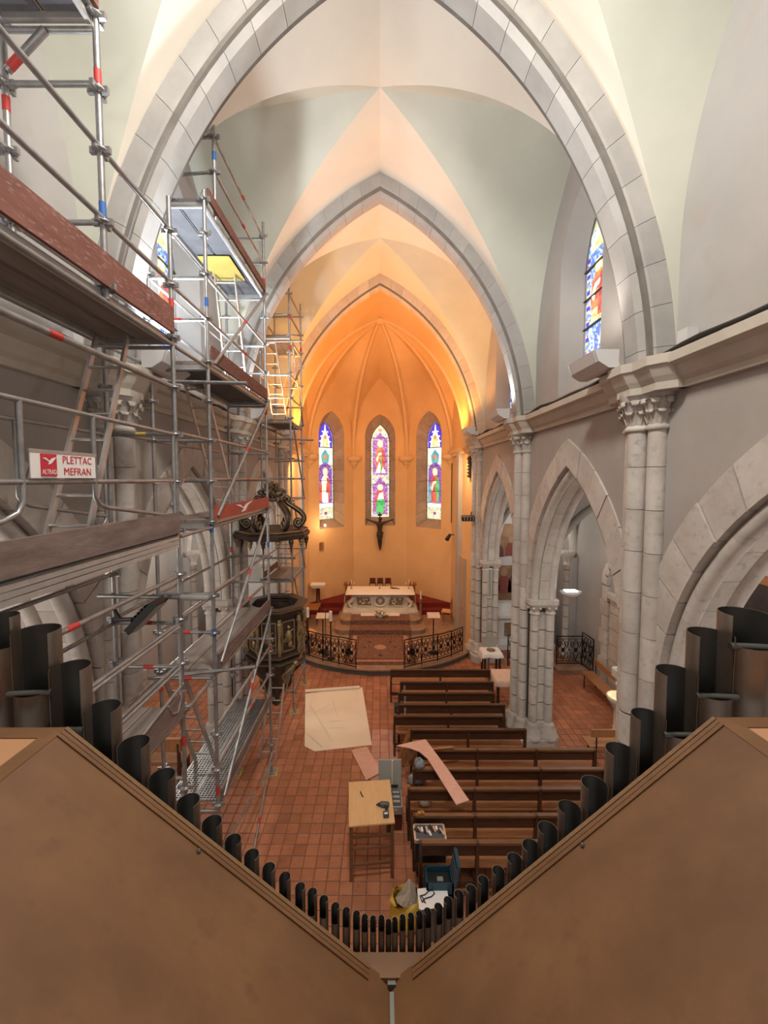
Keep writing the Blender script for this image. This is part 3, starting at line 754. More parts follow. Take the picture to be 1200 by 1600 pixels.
def deck(root, y0, y1, z, x0=XI+.05, x1=XO-.04, n=2, mt='plank', under='underdeck'):
    w = (x1-x0)/n
    for k in range(n):
        m = MB(); m.box((x0+w*(k+.5), (y0+y1)/2, z), (w-.012, y1-y0-.04, .04)); p = m.build('deck_plank', M[mt], root)
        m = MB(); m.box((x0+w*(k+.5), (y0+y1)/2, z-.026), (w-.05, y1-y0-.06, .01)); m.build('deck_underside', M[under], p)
    for x in (x0-.005, x1+.005):
        m = MB(); m.box((x, (y0+y1)/2, z-.035), (.03, y1-y0-.04, .09)); m.build('deck_beam', M['alu'], root)
    for y in (y0+.04, y1-.04):
        m = MB(); m.box(((x0+x1)/2, y, z-.05), (x1-x0, .04, .05)); m.build('deck_end', M['alu'], root)
def toe(root, y0, y1, z, x, mt, h=.17):
    m = MB(); m.box((x, (y0+y1)/2, z+h/2), (.03, y1-y0, h), bev=.005); return m.build('toe_board', M[mt], root)
def transom(root, y, z, x0=XI, x1=XO, c=None, r=.022):
    return tubep(root, 'transom', (x0, y, z), (x1, y, z), r, 'galv', 8, [(.5, c)] if c else ())
def ledger(root, x, y0, y1, z, c=None, nm='ledger', r=.022, f=.5):
    return tubep(root, nm, (x, y0, z), (x, y1, z), r, 'galv', 8, [(f, c)] if c else ())
LV = (1.55, 3.42, 5.44, 7.5, 9.52)
# run nearest the organ loft, standing on four standards
A = thing('scaffold', (-2.6, 3.0, 0), 'steel scaffold bay beside the organ with white signboard on its guard rail', 'scaffold', kind='thing')
rz = [z for z in (1.55, 2.5, 3.42, 3.95, 4.45, 4.95, 5.44, 5.97, 6.48, 6.98, 7.5, 8.05, 8.6)]
standard(A, XO, 4.33, .02, 8.95, rz, [(7.85, 'red'), (5.55, 'blue'), (3.05, 'red')])
standard(A, XI, 4.33, .02, 7.6, rz[:-2], [(5.2, 'red'), (3.3, 'blue')])
standard(A, XO, 1.76, .02, 8.0, rz[::3]); standard(A, XI, 1.76, .02, 8.0, rz[::3])
standard(A, XO, 3.3, 7.45, 11.3, (7.55, 8.05, 8.6, 9.05, 9.6), [(9.15, 'red'), (8.15, 'blue')], base=False)
standard(A, XI, 3.3, 7.45, 9.9, (8.05, 8.6, 9.1, 9.6), [(8.95, 'red'), (7.75, 'blue')], base=False)
for z in (7.5, 5.44, 3.42):
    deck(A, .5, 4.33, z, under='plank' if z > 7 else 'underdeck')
    ledger(A, XO, .3, 4.33, z-.07, None); ledger(A, XI, .3, 4.33, z-.07)
    transom(A, 4.33, z-.1); transom(A, 1.76, z-.1)
deck(A, .5, 3.3, 9.6); transom(A, 3.3, 9.5); ledger(A, XO, .2, 3.3, 9.62); ledger(A, XI, .2, 3.3, 9.62)
toe(A, .4, 3.28, 9.63, XO+.03, 'toered'); toe(A, .4, 4.28, 7.53, XO+.04, 'toered', .26); toe(A, .4, 4.28, 5.42, XO+.04, 'toe', .22); toe(A, .4, 4.28, 3.42, XO+.04, 'toe', .24)
for k in range(3):
    m = MB(); m.box((XO+.02, 2.4, 5.27+k*.045), (.035, 3.75, .038)); m.build('deck_side_rail', M['alu'], A)
toe(A, .4, 4.28, 7.53, XI-.03, 'toered')
for z, c in ((8.08, 'red'), (8.62, 'red'), (10.2, None)):
    ledger(A, XO, .2, 4.33 if z < 9 else 3.3, z, c, 'guard_rail', f=.45)
ledger(A, XI, .2, 4.33, 8.05, None, 'guard_rail'); ledger(A, XI, .2, 3.3, 8.6, None, 'guard_rail')
ledger(A, XO, .2, 4.33, 6.98, 'red', 'guard_rail', .026, .62)
for z, c in ((4.93, 'red'), (4.40, None), (3.95, None)): ledger(A, XO, .2, 4.33, z, c, 'guard_rail', f=.63)
for z in (4.95, 4.40): ledger(A, XI, .2, 4.33, z, None, 'guard_rail')
for z, c in ((6.48, 'yellow'), (5.97, 'yellow'), (4.4, 'red'), (3.9, 'red'), (2.6, None)): transom(A, 4.33, z, c=c)
for z in (8.05, 9.1): transom(A, 3.3, z)
tubep(A, 'brace', (XI+.02, 3.3, 9.2), (XI+.35, 3.28, 9.48), .03, 'galv', 10, [(.2, 'red')])
# clip-on guard frames with their bent feet
def frame(x, ys, yend, sign):
    m = MB(); m.tube([(x, .3, 6.49), (x, yend, 6.47)], .018, 8); m.tube([(x, .3, 5.985), (x, yend, 5.975)], .018, 8); m.tube([(x, yend, 6.47), (x, yend, 5.62), (x, yend-.02, 5.55), (x, yend-.08, 5.50), (x, yend-.15, 5.53), (x, yend-.19, 5.62)], .018, 8)
    for y in ys: m.tube([(x, y, 6.48), (x, y, 5.98)], .018, 8)
    y = ys[-1]; m.tube([(x, y, 5.98), (x, y, 5.86), (x, y+.04, 5.80), (x, y+.12, 5.77), (x, yend, 5.60)], .018, 8)
    y = ys[0]; m.tube([(x, y, 5.98), (x, y, 5.86), (x, y-.04, 5.79), (x, y-.14, 5.75), (x, y-1.3, 5.60)], .018, 8)
    m.build('guard_frame', M['galv'], A)
frame(XO+.03, (2.43, 3.05), 4.22, 1); frame(XI+.03, (2.6, 3.2), 4.22, 1)
fm = MB()
for z in (3.95, 4.4): fm.tube([(XO+.05, .6, z-.9+.9), (XO+.05, 4.2, z)], .016, 8)
fm.tube([(XO+.05, 4.2, 4.4), (XO+.05, 4.2, 3.62), (XO+.05, 4.12, 3.5), (XO+.05, 4.0, 3.55), (XO+.05, 3.93, 3.68)], .016, 8); fm.tube([(XO+.05, 4.25, 3.75), (XO+.05, 3.0, 3.6)], .016, 8)
fm.build('guard_frame', M['galv'], A)
tubep(A, 'tie_tube', (-3.08, 4.27, 4.72), (-1.85, 4.27, 4.70), .024); tubep(A, 'tie_sleeve', (-2.17, 4.27, 4.705), (-1.87, 4.27, 4.70), .034, 'alu')
# middle run past the second arch
B = thing('scaffold', (-2.6, 6.5, 0), 'tall middle scaffold run with perforated lowest deck and red gull board', 'scaffold', kind='thing')
rz = [z for z in (.6, 1.55, 2.05, 2.55, 3.42, 3.95, 4.45, 5.44, 5.97, 6.5, 7.0, 7.5, 8.05, 8.6, 9.1, 9.52)]
standard(B, XO, 5.2, .02, 9.62, rz, [(8.25, 'blue'), (5.35, 'blue'), (3.95, 'blue'), (1.75, 'red')])
standard(B, XI, 5.2, .02, 9.62, rz, [(5.3, 'red'), (3.2, 'red')])
standard(B, XO, 7.8, .02, 10.85, rz+[10.1, 10.6], [(9.75, 'red'), (7.3, 'red'), (4.7, 'blue'), (2.6, 'red')])
standard(B, XI, 7.8, .02, 10.6, rz, [(4.6, 'red'), (2.2, 'red')])
standard(B, XO, 5.55, 9.45, 10.95, (10.1, 10.55), [(10.3, 'blue')], base=False); standard(B, XI, 5.6, 9.45, 10.7, (10.1,), base=False)
for z, mt in zip(LV, ('perf', 'plank', 'plank', 'plank', 'underdeck')):
    if mt == 'perf':
        for k, x in enumerate((-2.76, -2.42)):
            m = MB()
            for j in range(7): m.box((x-.14+j*.0465, 6.5, z), (.014, 2.52, .03))
            for j in range(64): m.box((x, 5.27+j*.0395, z), (.30, .016, .026))
            m.build('perforated_deck', M['galv'], B)
        for x in (XI+.02, -2.59, XO-.02):
            m = MB(); m.box((x, 6.5, z-.03), (.03, 2.54, .10)); m.build('deck_beam', M['galv'], B)
    else: deck(B, 5.2, 7.8, z, mt=mt)
    for x in (XO, XI): ledger(B, x, 5.2, 7.8, z-.07)
    for y in (5.2, 7.8): transom(B, y, z-.1, c='red' if z < 4 else None)
    if z < 9.4:
        for dz, c in ((.55, 'red'), (1.08, None)): ledger(B, XO, 5.2, 7.8, z+dz, c, 'guard_rail', f=.55)
    if 3 < z < 9: 
        for dz in (.55, 1.05): ledger(B, XI, 5.2, 7.8, z+dz, None, 'guard_rail')
    if 3 < z < 9.4:
        for dz in (.53, 1.05): transom(B, 5.2, z+dz, c='red' if dz < 1 else None); transom(B, 7.8, z+dz)
m = MB(); m.box((-2.6, 6.75, 9.455), (.5, .75, .012)); m.build('hatch_panel', M['yellow'], B)
toe(B, 5.24, 7.76, 9.54, XO+.03, 'toered', .14); toe(B, 5.24, 7.76, 7.52, XO+.03, 'toered', .2); toe(B, 5.24, 7.76, 3.43, XO+.03, 'toe', .2); toe(B, 5.24, 7.76, 1.57, XO+.03, 'toe', .16)
rb = toe(B, 5.24, 7.76, 5.45, XO+.03, 'redboard', .19)
gx = XO+.047
m = MB()
for pts in ([(5.95, 5.61), (6.15, 5.60), (6.3, 5.545), (6.45, 5.60), (6.75, 5.63), (6.5, 5.57), (6.38, 5.49), (6.2, 5.48), (6.3, 5.53), (6.1, 5.575)],):
    m.prism(pts, lambda u, v, d: (gx+d, u, v), 0, .004)
m.build('gull_emblem', M['signwhite'], rb)
for z in (10.1, 10.55): ledger(B, XO, 5.55, 7.8, z, 'red', 'guard_rail', .02); tubep(B, 'transom', (XI, 5.6, z-.02), (XO, 5.55, z), .02, 'galv', 8, [(.5, 'red')] if z > 10.3 else ()); transom(B, 7.8, z)
for z0, z1 in ((7.5, 9.5), (5.5, 7.45), (3.5, 5.4), (1.6, 3.4)):
    tubep(B, 'brace', (XO+.05, 5.28, z0), (XO+.05, 7.75, z1), .024, 'galv', 8, [(.5, 'red')])
tubep(B, 'brace', (XO+.05, 7.7, .3), (XO+.05, 5.2, .9), .02, 'galv', 8, [(.4, 'red')])
tubep(B, 'brace', (-2.2, 7.75, .45), (-1.85, 4.9, .12), .02, 'galv', 8, [(.5, 'red')])
for z in (7.43, 5.36, 3.35, 8.05, 6.5, 4.45): ledger(B, XO, 4.36, 5.2, z, None); ledger(B, XI, 4.36, 5.2, z, None)
tubep(B, 'tie_tube', (-3.0, 5.0, 3.42), (-1.62, 5.05, 3.55), .024); tubep(B, 'tie_tube', (-2.62, 4.98, 7.2), (-1.65, 4.98, 7.18), .022); tubep(B, 'tie_tube', (-2.62, 7.6, 2.88), (-2.08, 7.6, 2.87), .024)
# far tower at the chancel step
D = thing('scaffold', (-2.6, 10.6, 0), 'slim scaffold tower at the chancel step beyond the carved pulpit', 'scaffold', kind='thing')
rz = [.5, 1.5, 2.5, 3.45, 4.0, 4.5, 5.45, 6.0, 6.5, 7.0, 7.5, 8.0, 8.6, 9.1, 9.5, 10.0, 10.5]
standard(D, XO, 9.92, .02, 10.9, rz, [(9.95, 'red'), (9.2, 'red'), (4.6, 'red')]); standard(D, XI, 9.92, .02, 10.5, rz)
standard(D, XO, 11.33, .02, 10.85, rz, [(9.6, 'red'), (2.0, 'red')]); standard(D, XI, 11.33, .18, 10.8, rz[1:], base=False)
for z in (9.5, 7.45, 3.45):
    deck(D, 9.92, 11.33, z, mt='plank')
    toe(D, 9.95, 11.3, z+.02, XI-.02, 'toered', .15)
for z in (.55, 1.5, 2.5, 3.4, 4.0, 4.5, 5.45, 6.0, 6.5, 7.4, 8.0, 8.55, 9.43, 10.0, 10.5):
    for x in (XO, XI): ledger(D, x, 9.92, 11.33, z, None, 'guard_rail' if z in (4.0, 4.5, 8.0, 8.55, 10.0, 10.5) else 'ledger')
    for y in (9.92, 11.33): transom(D, y, z, c='red' if z in (8.0, 10.0, 4.0) and y > 10 else ('yellow' if z in (10.0, 7.4) else None))
for z0, z1 in ((1.5, 3.4), (3.5, 5.4), (5.5, 7.4), (7.5, 9.4)): tubep(D, 'brace', (XO+.05, 9.97, z1), (XO+.05, 11.3, z0), .02)
tubep(D, 'tie_tube', (-2.98, 9.8, 9.3), (-1.86, 9.8, 9.33), .024); tubep(D, 'tie_tube', (-2.98, 10.5, 7.05), (-1.76, 10.55, 7.02), .024)

def ladder(p, q, w, rungs, label, mt='alu', group=None, r=.02):
    p, q = Vector(p), Vector(q); T_ = thing('ladder', p, label, 'ladder', group)
    for s in (-1, 1):
        m = MB(); m.bar(p+Vector((s*w/2, 0, 0)), q+Vector((s*w/2*.92, 0, 0)), .025, .06); m.build('side_rail', M[mt], T_)
    for i in range(rungs):
        c = p+(q-p)*((i+.6)/rungs); m = MB(); m.tube([c-Vector((w/2*.96, 0, 0)), c+Vector((w/2*.96, 0, 0))], .014, 8); m.build('rung', M[mt], T_)
    return T_
ladder((-2.52, 3.15, 5.47), (-2.70, 4.08, 7.42), .34, 8, 'aluminium ladder behind the white signboard up to the wooden deck')
ladder((-2.82, 7.3, 5.47), (-2.72, 5.9, 7.42), .32, 8, 'slim ladder above the red gull board in the middle scaffold')
ladder((-2.75, 6.0, 1.58), (-2.85, 5.3, 3.36), .30, 7, 'grey ladder standing on the perforated metal deck')
ladder((-2.40, 8.15, .01), (-2.28, 8.52, 1.5), .34, 6, 'pale ladder standing on the tiled floor below the pulpit', r=.015)
ladder((-2.55, 7.2, 7.53), (-2.62, 6.9, 9.42), .36, 7, 'ladder under the yellow hatch of the topmost middle deck')
ladder((-2.56, 10.25, 7.5), (-2.78, 10.05, 9.46), .36, 8, 'bright ladder to the topmost deck of the chancel tower')
ladder((-2.6, 10.9, 3.5), (-2.66, 10.5, 5.4), .34, 7, 'ladder on the lowest deck of the chancel tower')

# signboard on the guard frame: copied lettering
sy0, sy1, sz0, sz1, sx_ = 2.46, 3.02, 6.005, 6.172, XO+.055
SG = thing('signboard', (sx_, (sy0+sy1)/2, sz0), 'white signboard with red gull emblem and red capitals on guard frame', 'sign')
m = MB(); m.box((sx_, (sy0+sy1)/2, (sz0+sz1)/2), (.008, sy1-sy0, sz1-sz0)); m.build('panel', M['signwhite'], SG)
m = MB(); m.box((sx_, (sy0+sy1)/2, sz1+.006), (.014, sy1-sy0+.02, .02)); m.build('top_rail', M['alu'], SG)
m = MB(); m.box((sx_+.006, sy0+.135, (sz0+sz1)/2), (.004, .125, .145)); e = m.build('emblem', M['signred'], SG)
m = MB(); ex = sx_+.0085; m.prism([(q[0]-.07, q[1]-.012) for q in [(2.61, 6.145), (2.64, 6.148), (2.667, 6.128), (2.69, 6.146), (2.725, 6.155), (2.70, 6.13), (2.68, 6.11), (2.655, 6.105), (2.665, 6.12), (2.64, 6.135)]], lambda u, v, d: (ex+d, u, v), 0, .002); m.build('gull', M['signwhite'], e)
def text(s, size, loc, mt, parent, nm='lettering', width=None, rot=(PI/2, 0, PI/2)):
    c = bpy.data.curves.new(nm, 'FONT'); c.body = s; c.size = size; c.align_x = 'CENTER'; c.align_y = 'CENTER'; c.extrude = .0008; c.resolution_u = 2; c.offset = 0
    t = bpy.data.objects.new(nm, c); COL.objects.link(t)
    bpy.context.view_layer.update()
    me = bpy.data.meshes.new_from_object(t.evaluated_get(bpy.context.evaluated_depsgraph_get())); bpy.data.objects.remove(t)
    me.materials.clear(); me.materials.append(M[mt])
    o = put(nm, me, parent, loc, rot)
    if width:
        xs = [v.co.x for v in me.vertices]; o.scale = (width/(max(xs)-min(xs)), 1, 1)
    return o
text('ALTRAD', .045, (ex+.001, sy0+.135, 6.043), 'signwhite', e, width=.112)
text('PLETTAC', .074, (sx_+.006, sy0+.385, 6.127), 'signred', SG, width=.27)
text('MEFRAN', .074, (sx_+.006, sy0+.385, 6.047), 'signred', SG, width=.25)
# black floodlight clamped to the scaffold
F = thing('floodlight', (-2.75, 4.5, 4.25), 'black floodlight tilted down, clamped to the scaffold near the pier', 'floodlight')
p0, p1 = aty(208, 982, 4.15), aty(250, 938, 4.15); dd = (p1-p0).normalized(); nn = Vector((-dd.z, 0, dd.x))
m = MB(); m.bar(p0, p1, .24, .07); m.build('housing', M['black'], F)
m = MB(); m.bar(p0+dd*.02-nn*.04, p1-dd*.02-nn*.04, .21, .012); m.build('lens', M['grey'], F)
for k in range(5):
    m = MB(); q = p0+dd*(.09+.05*k)+nn*.05; m.bar(q-Vector((0, .08, 0)), q+Vector((0, .08, 0)), .012, .05); m.build('cooling_fin', M['black'], F)
m = MB(); m.tube([p0+dd*.1+nn*.05, p0+nn*.16-dd*.02, (-2.95, 4.33, 4.55)], .02, 8); m.build('bracket', M['black'], F)

# ---------------------------------------------------------------- pulpit and its sounding board
PC = Vector((-2.42, 9.0, 0)); n8 = 8
P = thing('pulpit', (PC.x, PC.y, .7), 'dark carved octagonal pulpit with gilded reliefs on the pier', 'pulpit')
def octa(r, z, n=8, a0=PI/8): return [(PC.x+r*math.cos(a0+2*PI*k/n), PC.y+r*math.sin(a0+2*PI*k/n), z) for k in range(n)]
m = MB(); m.loft([octa(.55, 1.95), octa(.58, 2.0), octa(.58, 3.02), octa(.52, 3.02), octa(.52, 2.1)], smooth=False, closed=True, caps=True); m.build('body', M['pulpit'], P)
for z, rr, mt in ((1.93, .66, 'pulpit'), (2.06, .63, 'pulpit'), (2.99, .63, 'pulpit'), (3.06, .70, 'pulpit'), (3.12, .76, 'pulpit')):
    m = MB(); m.loft([octa(rr-.05, z-.04), octa(rr, z-.02), octa(rr, z+.03), octa(rr-.03, z+.045), octa(.53, z+.045), octa(.53, z-.04)], smooth=False, closed=True); 
    o_ = m.build('rim' if z > 3 else 'moulding', M[mt], P)
    m = MB(); m.loft([octa(rr-.01, z+.0), octa(rr+.008, z+.01), octa(rr-.01, z+.02)], smooth=False, closed=True); m.build('gilt_line', M['gilt'], o_)
for k in range(8):
    a = 2*PI*(k+.5)/8+PI/8; u = Vector((math.cos(a), math.sin(a), 0)); t = Vector((-u.y, u.x, 0)); c = PC+u*.54
    if u.x < -.5 and u.y > .3: continue
    pp = lambda s, z, d: c+t*s+Vector((0, 0, z))+u*d
    m = MB()
    for s0, z0, s1, z1 in ((-.15, 2.2, .15, 2.2), (.15, 2.2, .15, 2.86), (.15, 2.86, -.15, 2.86), (-.15, 2.86, -.15, 2.2)): m.bar(pp(s0, z0, .01), pp(s1, z1, .01), .025, .025)
    m.build('panel_frame', M['gilt'], P)
    g = MB(); g.ball(pp(0, 2.72, .015), .045, 8, 6); g.ball(pp(0, 2.52, .01), .08, 8, 6, (1, 1, 1.8)); g.ball(pp(.03, 2.34, .01), .06, 8, 6, (1, 1, 1.6))
    g.tube([pp(-.03, 2.6, .03), pp(-.09, 2.5, .04), pp(-.05, 2.42, .04)], .02, 6); g.tube([pp(.03, 2.62, .03), pp(.1, 2.66, .04)], .018, 6)
    for i in range(8): g.ball(pp(random.uniform(-.11, .11), random.uniform(2.24, 2.8), .0), random.uniform(.02, .035), 6, 4)
    g.build('gilt_relief', M['gilt'], P)
    a2 = a+PI/8; v = Vector((math.cos(a2), math.sin(a2), 0)); q = PC+v*.6
    g = MB(); g.tube([q+Vector((0, 0, 2.12)), q+v*.05+Vector((0, 0, 2.3)), q+Vector((0, 0, 2.5)), q+v*.05+Vector((0, 0, 2.75)), q+v*.02+Vector((0, 0, 2.95))], [.03, .05, .03, .05, .04], 8); g.ball(q+v*.03+Vector((0, 0, 2.84)), .06, 8, 6)
    g.build('corner_figure', M['gilt'], P)
m = MB(); m.lathe((PC.x, PC.y, 0), [(.04, .72), (.12, .8), (.08, .9), (.16, 1.05), (.30, 1.25), (.36, 1.45), (.50, 1.65), (.62, 1.9)], 16); bu = m.build('underside', M['pulpit'], P)
for k in range(8):
    a = k*PI/4; g = MB(); pts = []
    for i in range(14):
        f = i/13; r_ = .18+.46*f+.05*math.sin(f*9); z = 1.05+.85*f; aa = a+.25*math.sin(f*7); pts.append((PC.x+r_*math.cos(aa), PC.y+r_*math.sin(aa), z))
    g.tube(pts, .028, 6); g.ball(pts[-1], .06, 6, 5); g.ball(pts[6], .05, 6, 5); g.build('gilt_scroll', M['gilt'] if k % 2 else M['pulpit'], bu)
Cc = Vector((-2.45, 9.0, 0))
SB = thing('sounding_board', (Cc.x, Cc.y, 4.5), 'carved gilded sounding board of six scrolls above the pulpit', 'canopy')
PC = Cc
m = MB(); m.loft([octa(.70, 4.66), octa(.84, 4.70), octa(.86, 4.78), octa(.78, 4.84), octa(.74, 4.86)], smooth=False, closed=True, caps=True); m.build('tester', M['pulpit'], SB)
m = MB(); m.loft([octa(.80, 4.835), octa(.835, 4.85), octa(.80, 4.865)], smooth=False, closed=True); m.build('cornice_line', M['gilt'], SB)
for k in range(16):
    a = k*PI/8; g = MB(); q = Vector((Cc.x+.76*math.cos(a), Cc.y+.76*math.sin(a), 4.64))
    g.ball(q, .06, 6, 5); g.ball(q-Vector((0, 0, .07)), .045, 6, 5); g.tube([q, q-Vector((0, 0, .16 if k % 2 else .24))], [.04, .008], 6); g.build('pendant_ornament', M['gilt'] if k % 2 else M['pulpit'], SB)
def s_scroll(a, base, height, r0, r1, thick, mt, parent, nm='scroll'):
    u = Vector((math.cos(a), math.sin(a), 0)); pts = []
    def P_(r, z): return base+u*r+Vector((0, 0, z))
    for i in range(10):      # foot volute
        f = i/9; ang = -PI*1.6+f*PI*1.6; rr = .03+.075*f; pts.append(P_(r0-.16+rr*math.cos(ang-PI/2), .13+rr*math.sin(ang-PI/2)))
    for i in range(1, 13):   # swelling body leaning in to the crown
        f = i/12; r = r0-.16+ (1-math.cos(min(1, f*1.6)*PI))*.0 + .22*math.sin(PI*min(1, f*1.15))*(1-f*.4) + (r1-r0+.16)*f**1.6; pts.append(P_(r, .03+height*f))
    for i in range(1, 8):    # top volute
        f = i/7; ang = f*PI*1.4; rr = .07*(1-f*.6); pts.append(P_(r1-.0+.07-rr*math.cos(ang), height+.03+rr*math.sin(ang)))
    n = len(pts); g = MB(); g.tube(pts, [thick*(.6+.5*math.sin(PI*i/(n-1))) for i in range(n)], 8); s = g.build(nm, M[mt], parent)
    g = MB(); t = Vector((-u.y, u.x, 0))
    for sg in (-1, 1): g.tube([p+t*sg*thick*.8 for p in pts], thick*.35, 6)
    g.build('gilt_edge', M['gilt'], s)
for k in range(6): s_scroll(k*PI/3+.2, Cc+Vector((0, 0, 4.88)), .62, .74, .26, .055, 'pulpit', SB)
m = MB(); m.lathe((Cc.x, Cc.y, 5.50), [(.30, 0), (.34, .03), (.30, .07), (.24, .08)], 12); m.build('crown_ring', M['pulpit'], SB)
for k in range(6): s_scroll(k*PI/3+.5, Cc+Vector((0, 0, 5.58)), .22, .30, .05, .028, 'pulpit', SB, 'finial_scroll')
m = MB(); m.lathe((Cc.x, Cc.y, 5.76), [(.02, 0), (.05, .03), (.06, .09), (.02, .14)], 8); m.ball((Cc.x, Cc.y, 5.95), .055); m.build('finial', M['gilt'], SB)
m = MB(); m.tube([(Cc.x-.3, Cc.y+.05, 4.84), (-3.05, 9.05, 5.3)], .02, 6); m.build('hanger', M['iron'], SB)

# ---------------------------------------------------------------- organ case and pipes in front of the camera
YE = 1.2
OC = thing('organ_case', (0, YE, 3.0), 'worn plywood organ case with two sloping boards meeting in a valley', 'organ case')
Lr, Rr, Vl = (-.979, 5.22), (1.04, 5.253), (.033, 4.366)
def slab(nm, pts, y0, y1, th, mt):
    (x0, z0), (x1, z1) = pts; d = Vector((x1-x0, 0, z1-z0)).normalized(); nrm = Vector((-d.z, 0, d.x))
    if nrm.z < 0: nrm = -nrm
    m = MB(); P = []
    for y in (y0, y1):
        for q in ((x0, z0), (x1, z1)): P.append(Vector((q[0], y, q[1])))
    V = P+[p-nrm*th for p in P]
    m.add(V, [(0, 1, 3, 2), (6, 7, 5, 4), (0, 4, 5, 1), (1, 5, 7, 3), (3, 7, 6, 2), (2, 6, 4, 0)])
    return m.build(nm, M[mt], OC)
slab('sloping_board', (Lr, Vl), -.9, YE, .022, 'plywood'); slab('sloping_board', (Vl, Rr), -.9, YE, .022, 'plywood')
slab('top_board', ((-1.75, 5.22), (Lr[0]-.05, 5.22)), -.9, YE-.05, .02, 'plytop'); slab('top_board', ((Rr[0]+.06, 5.253), (1.85, 5.253)), -.9, YE-.05, .02, 'plytop')
slab('ridge_strip', ((Lr[0]-.05, 5.223), (Lr[0], 5.222)), -.9, YE, .02, 'plywood'); slab('ridge_strip', ((Rr[0], 5.255), (Rr[0]+.06, 5.256)), -.9, YE, .02, 'plywood')
slab('front_strip', ((-1.75, 5.223), (Lr[0]-.03, 5.223)), YE-.05, YE, .02, 'plywood'); slab('front_strip', ((Rr[0]+.05, 5.256), (1.85, 5.256)), YE-.05, YE, .02, 'plywood')
for p, q in ((Lr, Vl), (Rr, Vl)):
    for k, (yy, mt) in enumerate(((YE-.008, 'plyedge'), (YE-.022, 'plywood'), (YE-.034, 'plywood'))):
        m = MB(); m.bar((p[0], yy, p[1]+.004), (q[0]+(p[0]-q[0])*.07, yy, q[1]+(p[1]-q[1])*.07+.004), .012, (.010, .007, .004)[k]); m.build('edge_layer', M[mt], OC)
for f in (.42,):
    for s, p in ((1, Lr), (-1, Rr)):
        x, z = p[0]+(Vl[0]-p[0])*f, p[1]+(Vl[1]-p[1])*f; m = MB(); m.lathe((x, YE-.05, z), [(.006, 0), (.006, .008), (.002, .01)], 8); m.build('screw', M['pipe_in'], OC)
m = MB(); m.box((Vl[0]+.004, .2, Vl[1]+.004), (.014, 1.94, .010)); m.build('valley_strip', M['pipe_in'], OC)
m = MB(); m.box((Vl[0]+.004, YE-.012, Vl[1]+.012), (.026, .02, .02)); m.build('strip_cap', M['pipe_in'], OC)
m = MB(); m.box((.02, 1.225, 4.385), (.62, .07, .02)); m.build('pipe_shelf', M['plywood'], OC)
m = MB(); m.box((-.0, YE-.01, 3.68), (2.1, .02, 1.36)); m.build('front_board', M['plywood'], OC)
m = MB(); m.box((0, YE+.14, 3.88), (3.7, .26, .05)); m.build('pipe_rack', M['plywood'], OC)
PIPES = [(2, 962, 44), (57, 985, 62), (110, 1042, 54), (160, 1106, 50), (209, 1162, 45), (253, 1213, 38), (294, 1252, 34), (331, 1285, 30), (364, 1313, 25), (393, 1336, 23), (420, 1356, 20), (445, 1370, 18), (469, 1386, 16), (488, 1394, 15), (506, 1405, 14), (524, 1416, 13), (541, 1423, 12), (557, 1428, 11.5), (570, 1433, 11), (583, 1435, 10), (596, 1434, 10), (607, 1440, 9.5), (617, 1437, 9.5), (629, 1433, 10), (642, 1431, 10.5), (655, 1428, 11), (668, 1424, 12), (685, 1417, 13), (700, 1407, 13.5), (717, 1397, 15), (736, 1389, 16), (755, 1375, 17), (779, 1361, 20), (804, 1342, 23), (830, 1322, 27), (856, 1295, 30), (890, 1263, 34), (929, 1225, 38), (970, 1173, 43), (1013, 1119, 47), (1057, 1050, 55), (1110, 990, 60), (1164, 958, 67)]
def near_of(i):
    n = len(PIPES); k = min(i, n-1-i); o = ['outermost', 'second', 'third', 'fourth', 'fifth', 'sixth', 'seventh', 'eighth', 'ninth', 'tenth', 'eleventh', 'twelfth', 'thirteenth', 'fourteenth', 'fifteenth', 'sixteenth', 'seventeenth', 'eighteenth', 'nineteenth', 'twentieth', 'middle']
    side = 'scaffold' if i < n/2 else 'pews'
    if i == n//2: return 'short narrow organ pipe exactly at the middle of the row over the valley'
    size = 'broad' if k < 5 else 'medium' if k < 11 else 'narrow'
    return '%s open organ pipe, %s counted inward from the end by the %s side' % (size, o[k] if k else 'first', side)
